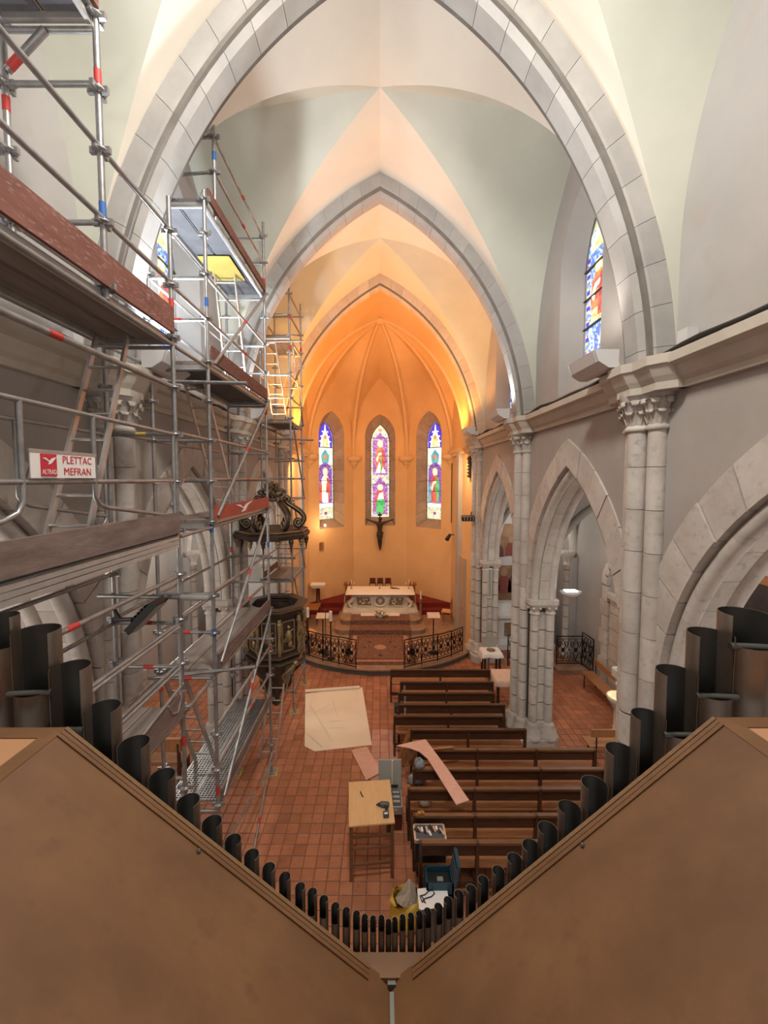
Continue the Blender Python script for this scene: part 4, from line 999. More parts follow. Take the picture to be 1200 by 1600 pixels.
for i, (px, py, wpx) in enumerate(PIPES):
    y = 1.30; p = aty(px, py, y); r = wpx*p.y/FPX*.5*1.0
    for _ in range(2):
        y = 1.27+r; p = aty(px, py, y); r = wpx/2*(p.y*cP+(CAM_H-p.z)*sP)/FPX
    zt, zb = p.z, 3.9
    cdir = math.atan2(-p.y, -p.x); fx = max(-1, min(1, p.x/.22)); sc = cdir + fx*.62; hw_ = 1.02; depth = min(4.2*r, .20 if 0 < i < len(PIPES)-1 else .10) if r > .016 else 3.5*r
    n = 28; O = thing('organ_pipe', (p.x, p.y, zb), near_of(i), 'organ pipe', 'open organ pipes in a V along the case')
    m = MB(); rings = []
    angs = [sc+hw_ + (2*PI-2*hw_)*k/n for k in range(n+1)]
    th = max(.0012, r*.03)
    for rr, zz in ((r, zt-depth), (r, zt), (r-th, zt), (r-th, zt-depth)): rings.append([(p.x+rr*math.cos(a), p.y+rr*math.sin(a), zz) for a in angs])
    m.loft([rings[0], rings[1]]); m.loft([rings[1], rings[2]], smooth=False)
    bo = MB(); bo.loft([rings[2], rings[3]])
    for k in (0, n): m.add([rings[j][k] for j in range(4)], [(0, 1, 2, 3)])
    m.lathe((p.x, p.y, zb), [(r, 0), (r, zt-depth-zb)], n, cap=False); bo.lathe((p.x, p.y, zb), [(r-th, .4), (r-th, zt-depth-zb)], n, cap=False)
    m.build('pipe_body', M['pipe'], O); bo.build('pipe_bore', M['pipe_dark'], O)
    if r > .03 and i not in (0, len(PIPES)-1) or i == len(PIPES)-1:
        u = Vector((math.cos(sc), math.sin(sc), 0)); t = Vector((-u.y, u.x, 0)); c = Vector((p.x, p.y, zt-depth))+u*(r*.62)
        g = MB(); L_ = r*1.25; g.tube([c-t*L_*.8, c+t*L_*.8], r*.16, 10); g.build('tuning_roll', M['pipe_in'], O)

# ---------------------------------------------------------------- pews
ROWS = [(610, 766, 1046), (625, 771, 1065), (622, 773, 1082), (622, 789, 1100), (615, 786, 1118), (641, 822, 1139), (652, 931, 1170), (645, 945, 1200), (637, 948, 1231), (645, 935, 1272), (655, 925, 1314)]
NTH = ['first pew before the choir, longest open gap before it', 'second pew from the choir step', 'third pew from the choir step, chains at its aisle end', 'fourth pew from the choir step, beside the cloth covered table', 'fifth pew from the choir step, box on its seat end', 'sixth pew from the choir, ending at the round pier base', 'seventh pew from the choir, loose board lying on its seat', 'eighth pew from the choir, grey plastic bags at its end', 'ninth pew from the choir, under the tip of the curved pink board', 'tenth pew from the choir, just behind the silver topped case', 'dark pew closest to the organ, behind the open blue toolbox']
PEWY = []
def board_profile(y):       # bench end seen from the side
    return [(y-.03, 0), (y+.03, 0), (y+.05, .36), (y+.33, .36), (y+.34, 0), (y+.38, 0), (y+.39, .44), (y+.05, .44), (y+.02, .90), (y-.035, .90)]
for k, (xl, xr, py) in enumerate(ROWS):
    a, b = atz(xl, py, .90), atz(xr, py, .90); y = a.y; x0, x1 = a.x, b.x; PEWY.append((y, x0, x1))
    W_ = thing('pew', ((x0+x1)/2, y+.2, 0), NTH[k], 'pew', 'dark wooden pews facing the altar')
    m = MB(); m.box(((x0+x1)/2, y, .88), (x1-x0, .065, .035), bev=.008); m.build('top_rail', M['wood'] if k < 6 else M['railwood'], W_)
    nb = 2 if k < 6 else 3; sd_ = .36
    m = MB(); m.box(((x0+x1)/2, y+.012, .775), (x1-x0-.04, .028, .19)); m.build('back_board', M['wood'], W_)
    m = MB(); m.box(((x0+x1)/2, y+.055+sd_/2, .46), (x1-x0-.04, sd_, .035), bev=.008); m.build('seat', M['seatwood'], W_)
    m = MB(); m.box(((x0+x1)/2, y+.05, .20), (x1-x0-.06, .03, .08)); m.build('stretcher', M['wood'], W_)
    for j in range(nb+1):
        x = x0+.02+(x1-x0-.04)*j/nb; m = MB()
        m.prism(board_profile(y), lambda u, v, d: (x+d, u, v), -.022, .022); m.build('bench_end', M['wood'], W_)

# ---------------------------------------------------------------- sanctuary: step, carpets, altar
SZ = .17
def step_poly(R, cy, x_in, n=20):
    a0 = math.asin(x_in/R); return [(R*math.sin(-a0+2*a0*i/n), cy-R*math.cos(-a0+2*a0*i/n)) for i in range(n+1)]
ST = thing('sanctuary_step', (0, 13, 0), kind='structure', parent=FLOOR) if False else None
out = step_poly(4.05, 15.85, 2.98)
poly = out+[(3.1, 13.2), (3.1, 17.2), (1.28, 19.0), (-1.28, 19.0), (-3.1, 17.2), (-3.1, 13.2)]
m = MB(); m.prism(poly, lambda u, v, d: (u, v, d), -.01, SZ); m.build('sanctuary_floor', M['marble'], FLOOR)
nose = step_poly(4.09, 15.85, 3.0)
m = MB(); inn = step_poly(3.8, 15.85, 2.79)
m.loft([[(u, v, z) for u, v in q] for q, z in ((nose, SZ-.03), (nose, SZ+.012), (inn, SZ+.012))], smooth=False); m.build('step_nosing', M['marble'], FLOOR)
m = MB(); m.prism(step_poly(4.06, 15.85, 2.96)+[tuple(p) for p in reversed(step_poly(3.9, 15.85, 2.9))], lambda u, v, d: (u, v, d), -.01, SZ-.03); m.build('step_riser', M['mortar'], FLOOR)
def altar_step(hw, y0, y1, z0, z1, nm):
    r = .34; pts = [(-hw+.0, y1), (-hw, y0+r)]+[(-hw+r-r*math.cos(PI/2*i/6), y0+r-r*math.sin(PI/2*i/6)) for i in range(1, 7)]+[(hw-r+r*math.sin(PI/2*i/6), y0+r-r*math.cos(PI/2*i/6)) for i in range(7)]+[(hw, y1)]
    m = MB(); m.prism(pts, lambda u, v, d: (u, v, d), z0, z1-.03)
    m.prism([(u*1.01, v-.02 if v < y1 else v) for u, v in pts], lambda u, v, d: (u, v, d), z1-.03, z1); return m.build(nm, M['marble'], FLOOR)
altar_step(1.72, 14.55, 17.6, SZ, .34, 'altar_step'); altar_step(1.58, 15.1, 17.6, .34, .51, 'altar_step')
CP = thing('carpet', (0, 13.6, SZ), 'patterned red and cream carpet running up the altar steps', 'carpet')
m = MB(); xw = 1.16
prof = [(12.15, SZ+.012), (14.50, SZ+.012), (14.505, .352), (15.07, .352), (15.075, .522), (15.75, .522)]
m.loft([[(-xw, y, z), (xw, y, z), (xw, y, z+.012), (-xw, y, z+.012)] for y, z in prof], smooth=False, closed=True, caps=True); m.build('pile', M['carpet'], CP)
M['carpetline'] = mat('carpet_dark_border', (.10, .03, .022), .95); M['carpetpale'] = mat('carpet_pale_border', (.46, .27, .19), .95, 0, (.34, .15, .10), 22)
for x0, x1, y0, y1, mt in ((-1.12, 1.12, 12.2, 12.26, 'carpetline'), (-1.12, 1.12, 12.32, 12.42, 'carpetpale'), (-1.12, -1.08, 12.2, 14.49, 'carpetline'), (1.08, 1.12, 12.2, 14.49, 'carpetline'), (-1.0, -.86, 12.32, 14.4, 'carpetpale'), (.86, 1.0, 12.32, 14.4, 'carpetpale'), (-.8, -.77, 12.5, 14.3, 'carpetline'), (.77, .8, 12.5, 14.3, 'carpetline'), (-.8, .8, 12.5, 12.53, 'carpetline'), (-.8, .8, 14.27, 14.3, 'carpetline')):
    m = MB(); m.box(((x0+x1)/2, (y0+y1)/2, SZ+.0255), (x1-x0, y1-y0, .004)); m.build('border_band', M[mt], CP)
for k in range(12):
    for s in (-1, 1):
        a = k*PI/12; m = MB(); m.ball((s*.52*math.cos(a), 13.4+.62*math.sin(a)*(1 if k % 2 else -1), SZ+.024), .05, 8, 4, (1, 1.2, .06)); m.build('medallion', M['carpetpale'] if k % 3 else M['carpetline'], CP)
m = MB(); m.lathe((0, 13.4, SZ+.02), [(.2, 0), (.2, .006)], 16); m.build('medallion', M['carpetpale'], CP)
m = MB(); m.box((0, 15.72, .541), (1.56, .34, .012)); m.build('white_runner', M['white'], None, 'white cloth runner on the step below the altar front', 'runner')
# red carpeted dais round the back
def dais(y0, z0, z1, nm, ins):
    pts = [(-3.08+ins, y0), (3.08-ins, y0), (3.08-ins, 17.18), (1.26, 18.97), (-1.26, 18.97), (-3.08+ins, 17.18)]
    m = MB(); m.prism(pts, lambda u, v, d: (u, v, d), z0, z1); return m.build(nm, M['crimson'], FLOOR)
dais(16.75, SZ, .36, 'dais_step', 0); dais(17.15, .36, .56, 'dais_step', 0)
AL = thing('altar', (0, 16.5, .51), 'stone altar with carved relief front under a white cloth', 'altar')
y0, y1, hw = 16.0, 17.12, 1.43
m = MB(); m.box((0, 16.56, .60), (2.9, 1.12, .16)); m.box((0, 16.5, .545), (3.06, 1.16, .07)); m.build('plinth', M['altar'], AL)
m = MB(); m.box((0, 16.62, .95), (2.3, .9, .56)); m.build('body', M['altar'], AL)
m = MB(); m.box((0, 16.0, .52), (2.3, .3, .05)); m.box((0, 16.02, .58), (2.14, .3, .07)); m.build('footpace', M['altar'], AL)
fy = 16.16
for x0, x1, x2, x3 in ((-1.02, -.42, -.34, -.94), (1.02, .42, .34, .94)):
    m = MB(); m.prism([(x0, 1.12), (x1, 1.12), (x2, .76), (x3, .76)], lambda u, v, d: (u, fy+d, v), 0, .04); rp = m.build('relief_panel', M['altardark'], AL)
    for k in range(7):
        g = MB(); g.ball((x0*.35+x1*.65+random.uniform(-.22, .22)*1, fy-.005, random.uniform(.82, 1.06)), .045, 6, 5); g.build('relief_figure', M['altar'], rp)
    m = MB(); m.tube([(x0, fy-.01, 1.14), (x1, fy-.01, 1.14), (x2, fy-.01, .74), (x3, fy-.01, .74), (x0, fy-.01, 1.14)], .03, 6); m.build('moulding', M['altar'], AL)
m = MB(); m.tube([(.27*math.cos(k*PI/10), fy-.02, .96+.22*math.sin(k*PI/10)) for k in range(20)], .04, 8, closed=True); m.build('medallion_ring', M['altar'], AL)
m = MB(); m.ball((0, fy+.02, .96), .2, 12, 8, (1, .2, .9)); m.build('medallion', M['altardark'], AL)
m = MB()
for k in range(8): m.tube([(0, fy-.03, .96), (.14*math.cos(k*PI/4), fy-.03, .96+.14*math.sin(k*PI/4))], [.03, .008], 6)
m.build('relief_star', M['altar'], AL)
for s in (-1, 1):
    m = MB(); pts = [(s*(1.18+.1*math.sin(f*5)), fy-.03, .70+.46*f) for f in [i/10 for i in range(11)]]; m.tube(pts, [.06+.04*f for f in [i/10 for i in range(11)]], 8); m.build('console', M['altar'], AL)
m = MB(); m.box((0, 16.56, 1.27), (2.84, 1.1, .06)); m.build('table_slab', M['altar'], AL)
# cloth over the table, hanging at both ends
def cloth(nm, x0, x1, y0, y1, z, drop_x, drop_y, label, mt='white', wav=.02, n=24):
    m = MB(); nx, ny = n, n; rows = []
    for j in range(ny+1):
        row = []
        for i in range(nx+1):
            u, v = i/nx*1.5-.25, j/ny*1.5-.25
            dx = max(0, -u, u-1)/.25; dy = max(0, -v, v-1)/.25
            x = x0+(x1-x0)*min(1, max(0, u)); y = y0+(y1-y0)*min(1, max(0, v))
            zz = z-max(dx*drop_x, dy*drop_y)
            wv = wav*math.sin((x*7+y*9))*max(dx, dy)
            x += (-1 if u < 0 else 1 if u > 1 else 0)*(.012+abs(wv)+.02*dx); y += (-1 if v < 0 else 1 if v > 1 else 0)*(.012+abs(wv)+.02*dy)
            row.append((x, y, zz))
        rows.append(row)
    m.loft(rows); o = m.build(nm, M[mt], None, label, 'cloth')
    md = o.modifiers.new('thickness', 'SOLIDIFY'); md.thickness = .006; md.offset = 1
    return o
cloth('altar_cloth', -1.42, 1.42, 16.01, 17.11, 1.305, .42, .05, 'white cloth covering the altar top, hanging at both ends')
def candelabrum(x, y, label):
    T_ = thing('candelabrum', (x, y, 1.31), label, 'candlestick', 'brass candlesticks on the altar')
    m = MB(); m.lathe((x, y, 1.315), [(.06, 0), (.06, .015), (.02, .03), (.015, .12), (.03, .14), (.015, .16), (.015, .22)], 10); m.build('stem', M['brass'], T_)
    m = MB(); m.tube([(x-.13, y, 1.50), (x-.1, y, 1.43), (x, y, 1.42), (x+.1, y, 1.43), (x+.13, y, 1.50)], .012, 6); m.build('arm', M['brass'], T_)
    for dx, h in ((-.13, .1), (0, .2), (.13, .1)):
        m = MB(); m.lathe((x+dx, y, 1.50 if dx else 1.53), [(.016, 0), (.016, h)], 8); m.build('candle', M['wax'], T_)
candelabrum(-1.23, 16.7, 'three armed brass candlestick on the altar end beside the red column'); candelabrum(1.23, 16.7, 'three armed brass candlestick on the altar end near the wooden chair')
C_ = thing('altar_cross', (-.02, 16.75, 1.31), 'small dark standing cross at the middle of the altar top', 'cross')
m = MB(); m.lathe((-.02, 16.75, 1.312), [(.05, 0), (.03, .02), (.01, .04)], 8); m.box((-.02, 16.75, 1.5), (.014, .014, .34)); m.box((-.02, 16.75, 1.58), (.14, .014, .014)); m.build('cross_body', M['bronze'], C_)
C_ = thing('lying_cross', (.62, 16.75, 1.31), 'dark crucifix lying flat on the white altar cloth', 'cross')
m = MB(); m.box((.62, 16.72, 1.33), (.42, .04, .03), rz=-.3); m.box((.58, 16.74, 1.335), (.04, .22, .03), rz=-.3); m.build('cross_body', M['bronze'], C_)
m = MB(); m.ball((.50, 16.78, 1.36), .035, 8, 5); m.tube([(.5, 16.77, 1.355), (.7, 16.70, 1.355)], .02, 6); m.build('figure', M['brass'], C_)
BQ = thing('bouquet', (.02, 15.46, .52), 'low bouquet of white flowers and greenery before the altar', 'flowers')
for k in range(26):
    a = random.uniform(0, 2*PI); r_ = random.uniform(.03, .26); z = .58+.26*(1-r_/.3)+random.uniform(-.03, .06); g = MB(); p = Vector((.02+r_*math.cos(a), 15.46+r_*.7*math.sin(a), z))
    g.ball(p, random.uniform(.04, .06), 7, 5, (1, 1, .7)); g.build('flower', M['petal'], BQ)
for k in range(26):
    a = random.uniform(0, 2*PI); r_ = random.uniform(.12, .34); p = Vector((.02+r_*math.cos(a), 15.46+r_*.7*math.sin(a), .60+random.uniform(0, .1))); u = Vector((math.cos(a), math.sin(a), .4)); t = Vector((-math.sin(a), math.cos(a), 0))*.025
    g = MB(); g.add([p-u*.07, p+t, p+u*.09, p-t], [(0, 1, 2, 3)]); g.build('leaf', M['leaf'], BQ)
m = MB(); m.lathe((.02, 15.46, .525), [(.10, 0), (.14, .08), (.12, .1)], 12); m.build('bowl', M['altar'], BQ)
for k, x in enumerate((-.34, 0, .36)):
    T_ = thing('chair', (x, 17.6, .56), ('dark chair behind the altar, one by the red column', 'dark chair behind the altar centre', 'dark chair behind the altar, one by the flower cross')[k], 'chair', 'chairs behind the altar')
    m = MB(); m.box((x, 17.76, 1.38), (.26, .04, .26), bev=.01); m.build('backrest', M['redpanel'], T_)
    m = MB(); m.box((x, 17.6, 1.02), (.30, .36, .04)); m.build('seat', M['redpanel'], T_)
    for sx in (-.13, .13):
        for yy, h in ((17.45, .46), (17.76, .75)): m = MB(); m.box((x+sx, yy, .56+h/2), (.035, .035, h)); m.build('leg', M['redpanel'], T_)
for s, lb in ((-1, 'brown wooden post with square top behind the altar beside the white pedestal'), (1, 'brown wooden post with square top behind the altar by the wooden chair')):
    m = MB(); m.box((s*1.46, 17.45, .92), (.2, .2, .72)); T_ = m.build('altar_post', M['frame'], None, lb, 'post'); m = MB(); m.box((s*1.46, 17.45, 1.33), (.3, .3, .1)); m.build('cap', M['frame'], T_)

# crucifix figure on the apse wall: one continuous skinned body
def corpus():
    T_ = thing('crucifix', (-.02, 18.86, 2.5), 'dark bronze crucified figure with outstretched arms on the ochre apse wall', 'crucifix')
    J = {'pelvis': (0, 0, 0, .12), 'waist': (.0, -.01, .16, .10), 'chest': (0, -.02, .38, .14), 'neckb': (0, -.02, .54, .07), 'head': (.03, -.06, .66, .085), 'crown': (.03, -.06, .76, .06),
         'ls': (-.17, -.02, .50, .065), 'le': (-.40, .0, .57, .045), 'lw': (-.60, .03, .64, .032), 'lh': (-.68, .03, .66, .03), 'rs': (.17, -.02, .50, .065), 're': (.40, .0, .56, .045), 'rw': (.60, .03, .63, .032), 'rh': (.68, .03, .65, .03),
         'lk': (-.05, -.07, -.36, .065), 'la': (.0, -.0, -.72, .04), 'lf': (.01, -.06, -.82, .03), 'hipl': (-.07, -.01, -.06, .09), 'hipr': (.07, -.01, -.06, .09), 'rk': (.06, -.08, -.36, .065), 'ra': (.03, -.02, -.74, .04), 'rf': (.02, -.08, -.84, .03)}
    E = [('pelvis', 'waist'), ('waist', 'chest'), ('chest', 'neckb'), ('neckb', 'head'), ('head', 'crown'), ('chest', 'ls'), ('ls', 'le'), ('le', 'lw'), ('lw', 'lh'), ('chest', 'rs'), ('rs', 're'), ('re', 'rw'), ('rw', 'rh'), ('pelvis', 'hipl'), ('hipl', 'lk'), ('lk', 'la'), ('la', 'lf'), ('pelvis', 'hipr'), ('hipr', 'rk'), ('rk', 'ra'), ('ra', 'rf')]
    names = list(J); me = bpy.data.meshes.new('body'); me.from_pydata([J[n][:3] for n in names], [(names.index(a), names.index(b)) for a, b in E], [])
    o = bpy.data.objects.new('body', me); link(o, T_, (-.02, 18.82, 3.42))
    md = o.modifiers.new('skin', 'SKIN'); 
    for i, n in enumerate(names): me.skin_vertices[0].data[i].radius = (J[n][3], J[n][3])
    me.skin_vertices[0].data[0].use_root = True
    sb = o.modifiers.new('sub', 'SUBSURF'); sb.levels = sb.render_levels = 1
    me.materials.append(M['bronze'])
    m = MB(); m.tube([(-.14, 18.80, 3.44), (0, 18.74, 3.40), (.14, 18.80, 3.44)], .05, 8); m.lathe((-.02, 18.82, 3.22), [(.15, 0), (.16, .1), (.14, .24)], 12); m.build('loincloth', M['bronze'], T_)
    m = MB(); m.box((-.02, 18.95, 4.16), (.05, .04, .34)); m.box((-.02, 18.93, 4.27), (.2, .02, .1)); m.build('nameplate', M['bronze'], T_)
    m = MB(); m.ball((.01, 18.75, 4.11), .10, 10, 6, (1, 1, .8)); m.build('hair', M['bronze'], T_)
    m = MB(); m.box((-.02, 18.97, 3.55), (.05, .05, 1.7)); m.build('wall_mount', M['bronze'], T_)
corpus()

# ---------------------------------------------------------------- choir furniture
def ironwork(P0, P1, z, h, parent, nm='railing_panel', seed=1, scroll=True):
    """a wrought panel between two foot points: bars and scrolls as child meshes"""
    rnd = random.Random(seed); P0, P1 = Vector(P0), Vector(P1); L = (P1-P0).length; u = (P1-P0).normalized()
    q = lambda s, t: P0+u*s+Vector((0, 0, z+t))
    m = MB()
    for t in (.06, h): m.bar(q(0, t), q(L, t), .03, .025)
    for t in (.13, h-.08): m.bar(q(0, t), q(L, t), .014, .014)
    for s in (0, L): m.bar(q(s, 0), q(s, h), .025, .025)
    m.build('frame', M['iron'], parent)
    n = max(1, round(L/.36)); w = L/n
    for k in range(n):
        g = MB(); c = w*(k+.5); hh = h-.25; zc = .13+hh/2+.02
        for sx in (-1, 1):
            for sz in (-1, 1):
                pts = []
                for i in range(15):
                    a = i/14*PI*2.6; r_ = (w*.23)*(1-i/14*.78)
                    pts.append(q(c+sx*(w*.25+r_*math.cos(a+PI)*.9), zc+sz*(hh*.25+r_*math.sin(a)*1.25)))
                g.tube(pts, .011, 5)
            g.tube([q(c, zc-hh*.48), q(c+sx*w*.2, zc-hh*.2), q(c+sx*w*.06, zc), q(c+sx*w*.22, zc+hh*.25), q(c, zc+hh*.5)], .011, 5)
        for sx in (-1, 1): g.tube([q(c+sx*w*.46, zc-hh*.5), q(c+sx*w*.34, zc-hh*.1), q(c+sx*w*.12, zc+hh*.02), q(c+sx*w*.30, zc+hh*.12), q(c+sx*w*.46, zc+hh*.5)], .009, 5)
        g.build('scroll', M['iron'], parent)
        g = MB(); g.ball(q(c, zc), .05, 8, 5, (1, .5, 1.5)); g.ball(q(c-w*.5, zc), .03, 6, 4)
        g.build('rosette', M['iron'], parent)
RC, RR = Vector((0, 15.75, 0)), 3.84
def rpt(x): return Vector((x, RC.y-math.sqrt(RR*RR-x*x), 0))
for sx, lb in ((-1, 'black wrought iron choir railing in front of the lectern, beside the scaffold tower'), (1, 'black wrought iron choir railing behind the first pew')):
    T_ = thing('choir_railing', rpt(sx*1.8)+Vector((0, 0, SZ)), lb, 'railing')
    xs = [.74, 1.30, 1.83, 2.33, 2.78]
    for i in range(4): ironwork(rpt(sx*xs[i])-Vector((0, .12*(i == 0), 0)), rpt(sx*xs[i+1]), SZ+.01, .90-.02*i, T_, seed=i)
    c = rpt(sx*1.0)+Vector((0, -.03, SZ+.48)); m = MB(); m.ball(c, .085, 10, 6, (1, .25, 1.4)); m.build('emblem', M['iron'], T_)
    for k in range(8):
        a = k*PI/4; m = MB(); m.tube([c, c+Vector((.17*math.cos(a), -.02, .24*math.sin(a)))], [.02, .005], 5); m.build('ray', M['iron'], T_)
def stand_candle(x, y, h, label, red=False):
    T_ = thing('candle_stand', (x, y, SZ), label, 'candle stand'); m = MB(); m.lathe((x, y, SZ), [(.13, 0), (.12, .03), (.025, .06), (.02, h-.05), (.06, h-.02), (.055, h)], 10); m.build('pole', M['redpanel'] if red else M['iron'], T_)
    m = MB(); m.lathe((x, y, SZ+h), [(.05, 0), (.05, .32)], 10); m.build('candle', M['wax'], T_)
p = atz(517, 1030, SZ); stand_candle(p.x, 12.55, 1.25, 'white candle on a dark pole behind the choir railing, near the carpet')
stand_candle(-2.42, 13.05, 1.2, 'white candle on a thick dark stand beside the scaffold tower', True)
def lectern(x, y, h, label, w=.42):
    T_ = thing('lectern', (x, y, SZ), label, 'lectern'); m = MB(); m.lathe((x, y, SZ), [(.16, 0), (.16, .02), (.022, .04), (.02, h)], 10); m.build('pole', M['iron'], T_)
    m = MB(); m.box((x, y, SZ+h+.03), (w, .3, .02), rx=.35); m.build('book_rest', M['alu'], T_); return T_
lectern(-1.93, 13.1, 1.2, 'thin lectern with a pale book rest behind the railing by the candles'); lectern(1.78, 13.0, 1.25, 'thin lectern with a pale book rest behind the railing facing the pews')
T_ = thing('microphone_stand', (-1.80, 12.8, SZ), 'thin black microphone stand between lectern and candle', 'microphone stand'); m = MB(); m.lathe((-1.80, 12.8, SZ), [(.12, 0), (.12, .02), (.015, .03), (.012, 1.45)], 8); m.build('pole', M['black'], T_); m = MB(); m.tube([(-1.80, 12.8, SZ+1.45), (-1.84, 12.9, SZ+1.55)], .02, 6); m.build('microphone', M['black'], T_)
T_ = thing('candlestick', (1.62, 15.6, SZ), 'tall carved candlestick with white candle at the altar corner', 'candlestick'); m = MB(); m.lathe((1.62, 15.6, SZ), [(.16, 0), (.17, .05), (.08, .1), (.10, .2), (.04, .3), (.05, .5), (.03, .6), (.05, .75), (.03, .85), (.06, 1.0), (.08, 1.05)], 12); m.build('shaft', M['altardark'], T_); m = MB(); m.lathe((1.62, 15.6, SZ+1.05), [(.03, 0), (.03, .3)], 8); m.build('candle', M['wax'], T_)
T_ = thing('pedestal', (-2.72, 17.0, SZ), 'white topped pedestal on a dark red column by the apse wall', 'pedestal')
m = MB(); m.lathe((-2.70, 17.0, SZ+.2), [(.2, 0), (.2, .06), (.1, .1), (.085, .9), (.13, .95)], 10); m.build('column', M['redpanel'], T_)
m = MB(); m.box((-2.70, 17.0, SZ+1.25), (.62, .42, .06), bev=.03); m.box((-2.70, 17.0, SZ+1.18), (.5, .34, .1)); m.build('slab', M['white'], T_)
T_ = thing('side_table', (-2.75, 15.9, SZ), 'low wooden side table by the sanctuary wall behind the scaffold', 'table'); m = MB(); m.box((-2.72, 15.9, SZ+.62), (.5, .8, .04)); m.build('tabletop', M['frame'], T_)
for sx in (-.2, .2):
    for sy in (-.34, .34): m = MB(); m.box((-2.72+sx, 15.9+sy, SZ+.3), (.04, .04, .6)); m.build('leg', M['redpanel'], T_)
def wchair(x, y, z, rz_, label, mt='benchwood'):
    T_ = thing('wooden_chair', (x, y, z), label, 'chair'); R = Matrix.Rotation(rz_, 3, 'Z'); O = Vector((x, y, z))
    def b(nm, c, d, mm=mt): m = MB(); m.box(O+R @ Vector(c), d, rz=rz_); m.build(nm, M[mm], T_)
    b('seat', (0, 0, .45), (.42, .40, .03), 'tabletop')
    for sx in (-.18, .18): b('leg', (sx, -.17, .22), (.035, .035, .45)); b('leg', (sx, .18, .47), (.035, .035, .95))
    b('backrest', (0, .18, .88), (.36, .025, .08)); b('backrest_slat', (0, .18, .68), (.36, .025, .05))
wchair(2.72, 15.9, SZ, -PI/2-.3, 'light wooden chair against the sanctuary side wall'); wchair(-2.5, 13.7, SZ, 2.2, 'dark red chair half hidden behind the scaffold tower', 'redpanel')
m = MB(); pa = atx(489, 877, -3.06); m.box((-2.62, 17.62, 2.98), (.22, .03, .36), rz=PI/4); pq = m.build('wall_plaque', M['brass'], None, 'small framed brown plaque on the apse wall above the pedestal', 'plaque'); m = MB(); m.box((-2.61, 17.60, 2.99), (.14, .03, .26), rz=PI/4); m.build('inset', M['canvas'], pq)
# small lamps and fittings on the walls
T_ = thing('wall_lamp', (-2.52, 17.6, 3.9), 'small bright lamp glowing on the apse wall beneath the red robed window', 'lamp'); m = MB(); m.ball((-2.44, 17.48, 3.94), .05); m.build('bulb', M['bulb'], T_); m = MB(); m.tube([(-2.60, 17.68, 3.9), (-2.46, 17.52, 3.9)], .02, 6); m.build('arm', M['brass'], T_)
lamp('wall_lamp_light', 'POINT', (-2.30, 17.25, 3.95), 22, WARM, .06)
T_ = thing('spotlight', (2.95, 16.4, 3.5), 'small black spotlight on the wall right of the crucifix'.replace(' right of ', ' near '), 'spotlight'); m = MB(); m.tube([(3.1, 16.5, 3.66), (2.86, 16.5, 3.66)], .02, 6); m.build('arm', M['black'], T_); m = MB(); m.tube([(2.92, 16.45, 3.68), (2.76, 16.3, 3.48)], [.06, .09], 10); m.build('head', M['black'], T_)
T_ = thing('floodlight', (2.92, 12.9, 4.55), 'black louvred floodlight clipped to the chancel pier', 'floodlight'); m = MB(); m.box((2.86, 12.85, 4.72), (.42, .2, .14), rx=.3, bev=.02); m.build('housing', M['black'], T_)
for k in range(4): m = MB(); m.box((2.86-.14+.095*k, 12.74, 4.70), (.03, .02, .10), rx=.3); m.build('louvre', M['grey'], T_)
m = MB(); m.tube([(2.95, 12.9, 4.78), (3.03, 13.1, 4.9)], .02, 6); m.build('bracket', M['iron'], T_)
T_ = thing('column_loudspeaker', (3.06, 13.5, 6.1), 'narrow black wall panel with round holes above the chancel pier', 'loudspeaker'); m = MB(); m.box((3.06, 13.62, 6.4), (.08, .26, .72)); m.build('cabinet', M['black'], T_)
for k in range(6): m = MB(); m.lathe((3.01, 13.62, 6.12+k*.112), [(.001, -.04), (.045, -.04), (.045, .04), (.001, .04)], 10); m.build('speaker_cone', M['gilt'], T_)
T_ = thing('column_loudspeaker', (3.56, 12.72, 2.2), 'slim white column loudspeaker on the chancel pier face', 'loudspeaker'); m = MB(); m.box((3.56, 12.74, 2.62), (.14, .06, .98)); m.build('cabinet', M['white'], T_); m = MB(); m.box((3.56, 12.705, 2.62), (.10, .012, .9)); m.build('grille', M['grey'], T_)
def uplight(side, y, label, k):
    x = side*2.82; T_ = thing('wall_uplight', (x, y, 7.32), label, 'wall light'); m = MB()
    prof = [(-.20, .22), (-.15, .08), (-.02, 0), (.10, 0), (.10, .22)]
    m.loft([[(x+side*u*w, y+v, 7.36+z) for u, z in prof] for v, w in ((-.36, .9), (-.30, 1), (.30, 1), (.36, .9))], smooth=False, closed=False); o = m.build('reflector_trough', M['lampwhite'], T_)
    for a_, b_ in ((-.36, -.345), (.345, .36)): m = MB(); m.prism(prof, lambda u, v, d: (x+side*u, y+d, 7.36+v), a_, b_); m.build('end_plate', M['lampwhite'], T_)
    m = MB(); m.box((side*2.98, y, 7.42), (.16, .3, .12)); m.build('bracket', M['lampwhite'], T_)
    m = MB(); m.tube([(x, y-.28, 7.44), (x, y+.28, 7.44)], .016, 8); m.build('lamp_tube', M['bulbwhite'], T_)
for k, (side, y, lb) in enumerate(((1, 5.3, 'large white trough uplight on the cornice beside the stone capital'), (1, 9.4, 'white trough uplight on the cornice at the second pier'), (1, 12.6, 'white trough uplight on the cornice by the chancel arch'), (-1, 5.3, 'grey white trough uplight on the cornice behind the scaffold'), (-1, 9.4, 'white trough uplight behind the middle scaffold'), (-1, 12.6, 'white trough uplight behind the chancel tower'))): uplight(side, y, lb, k)
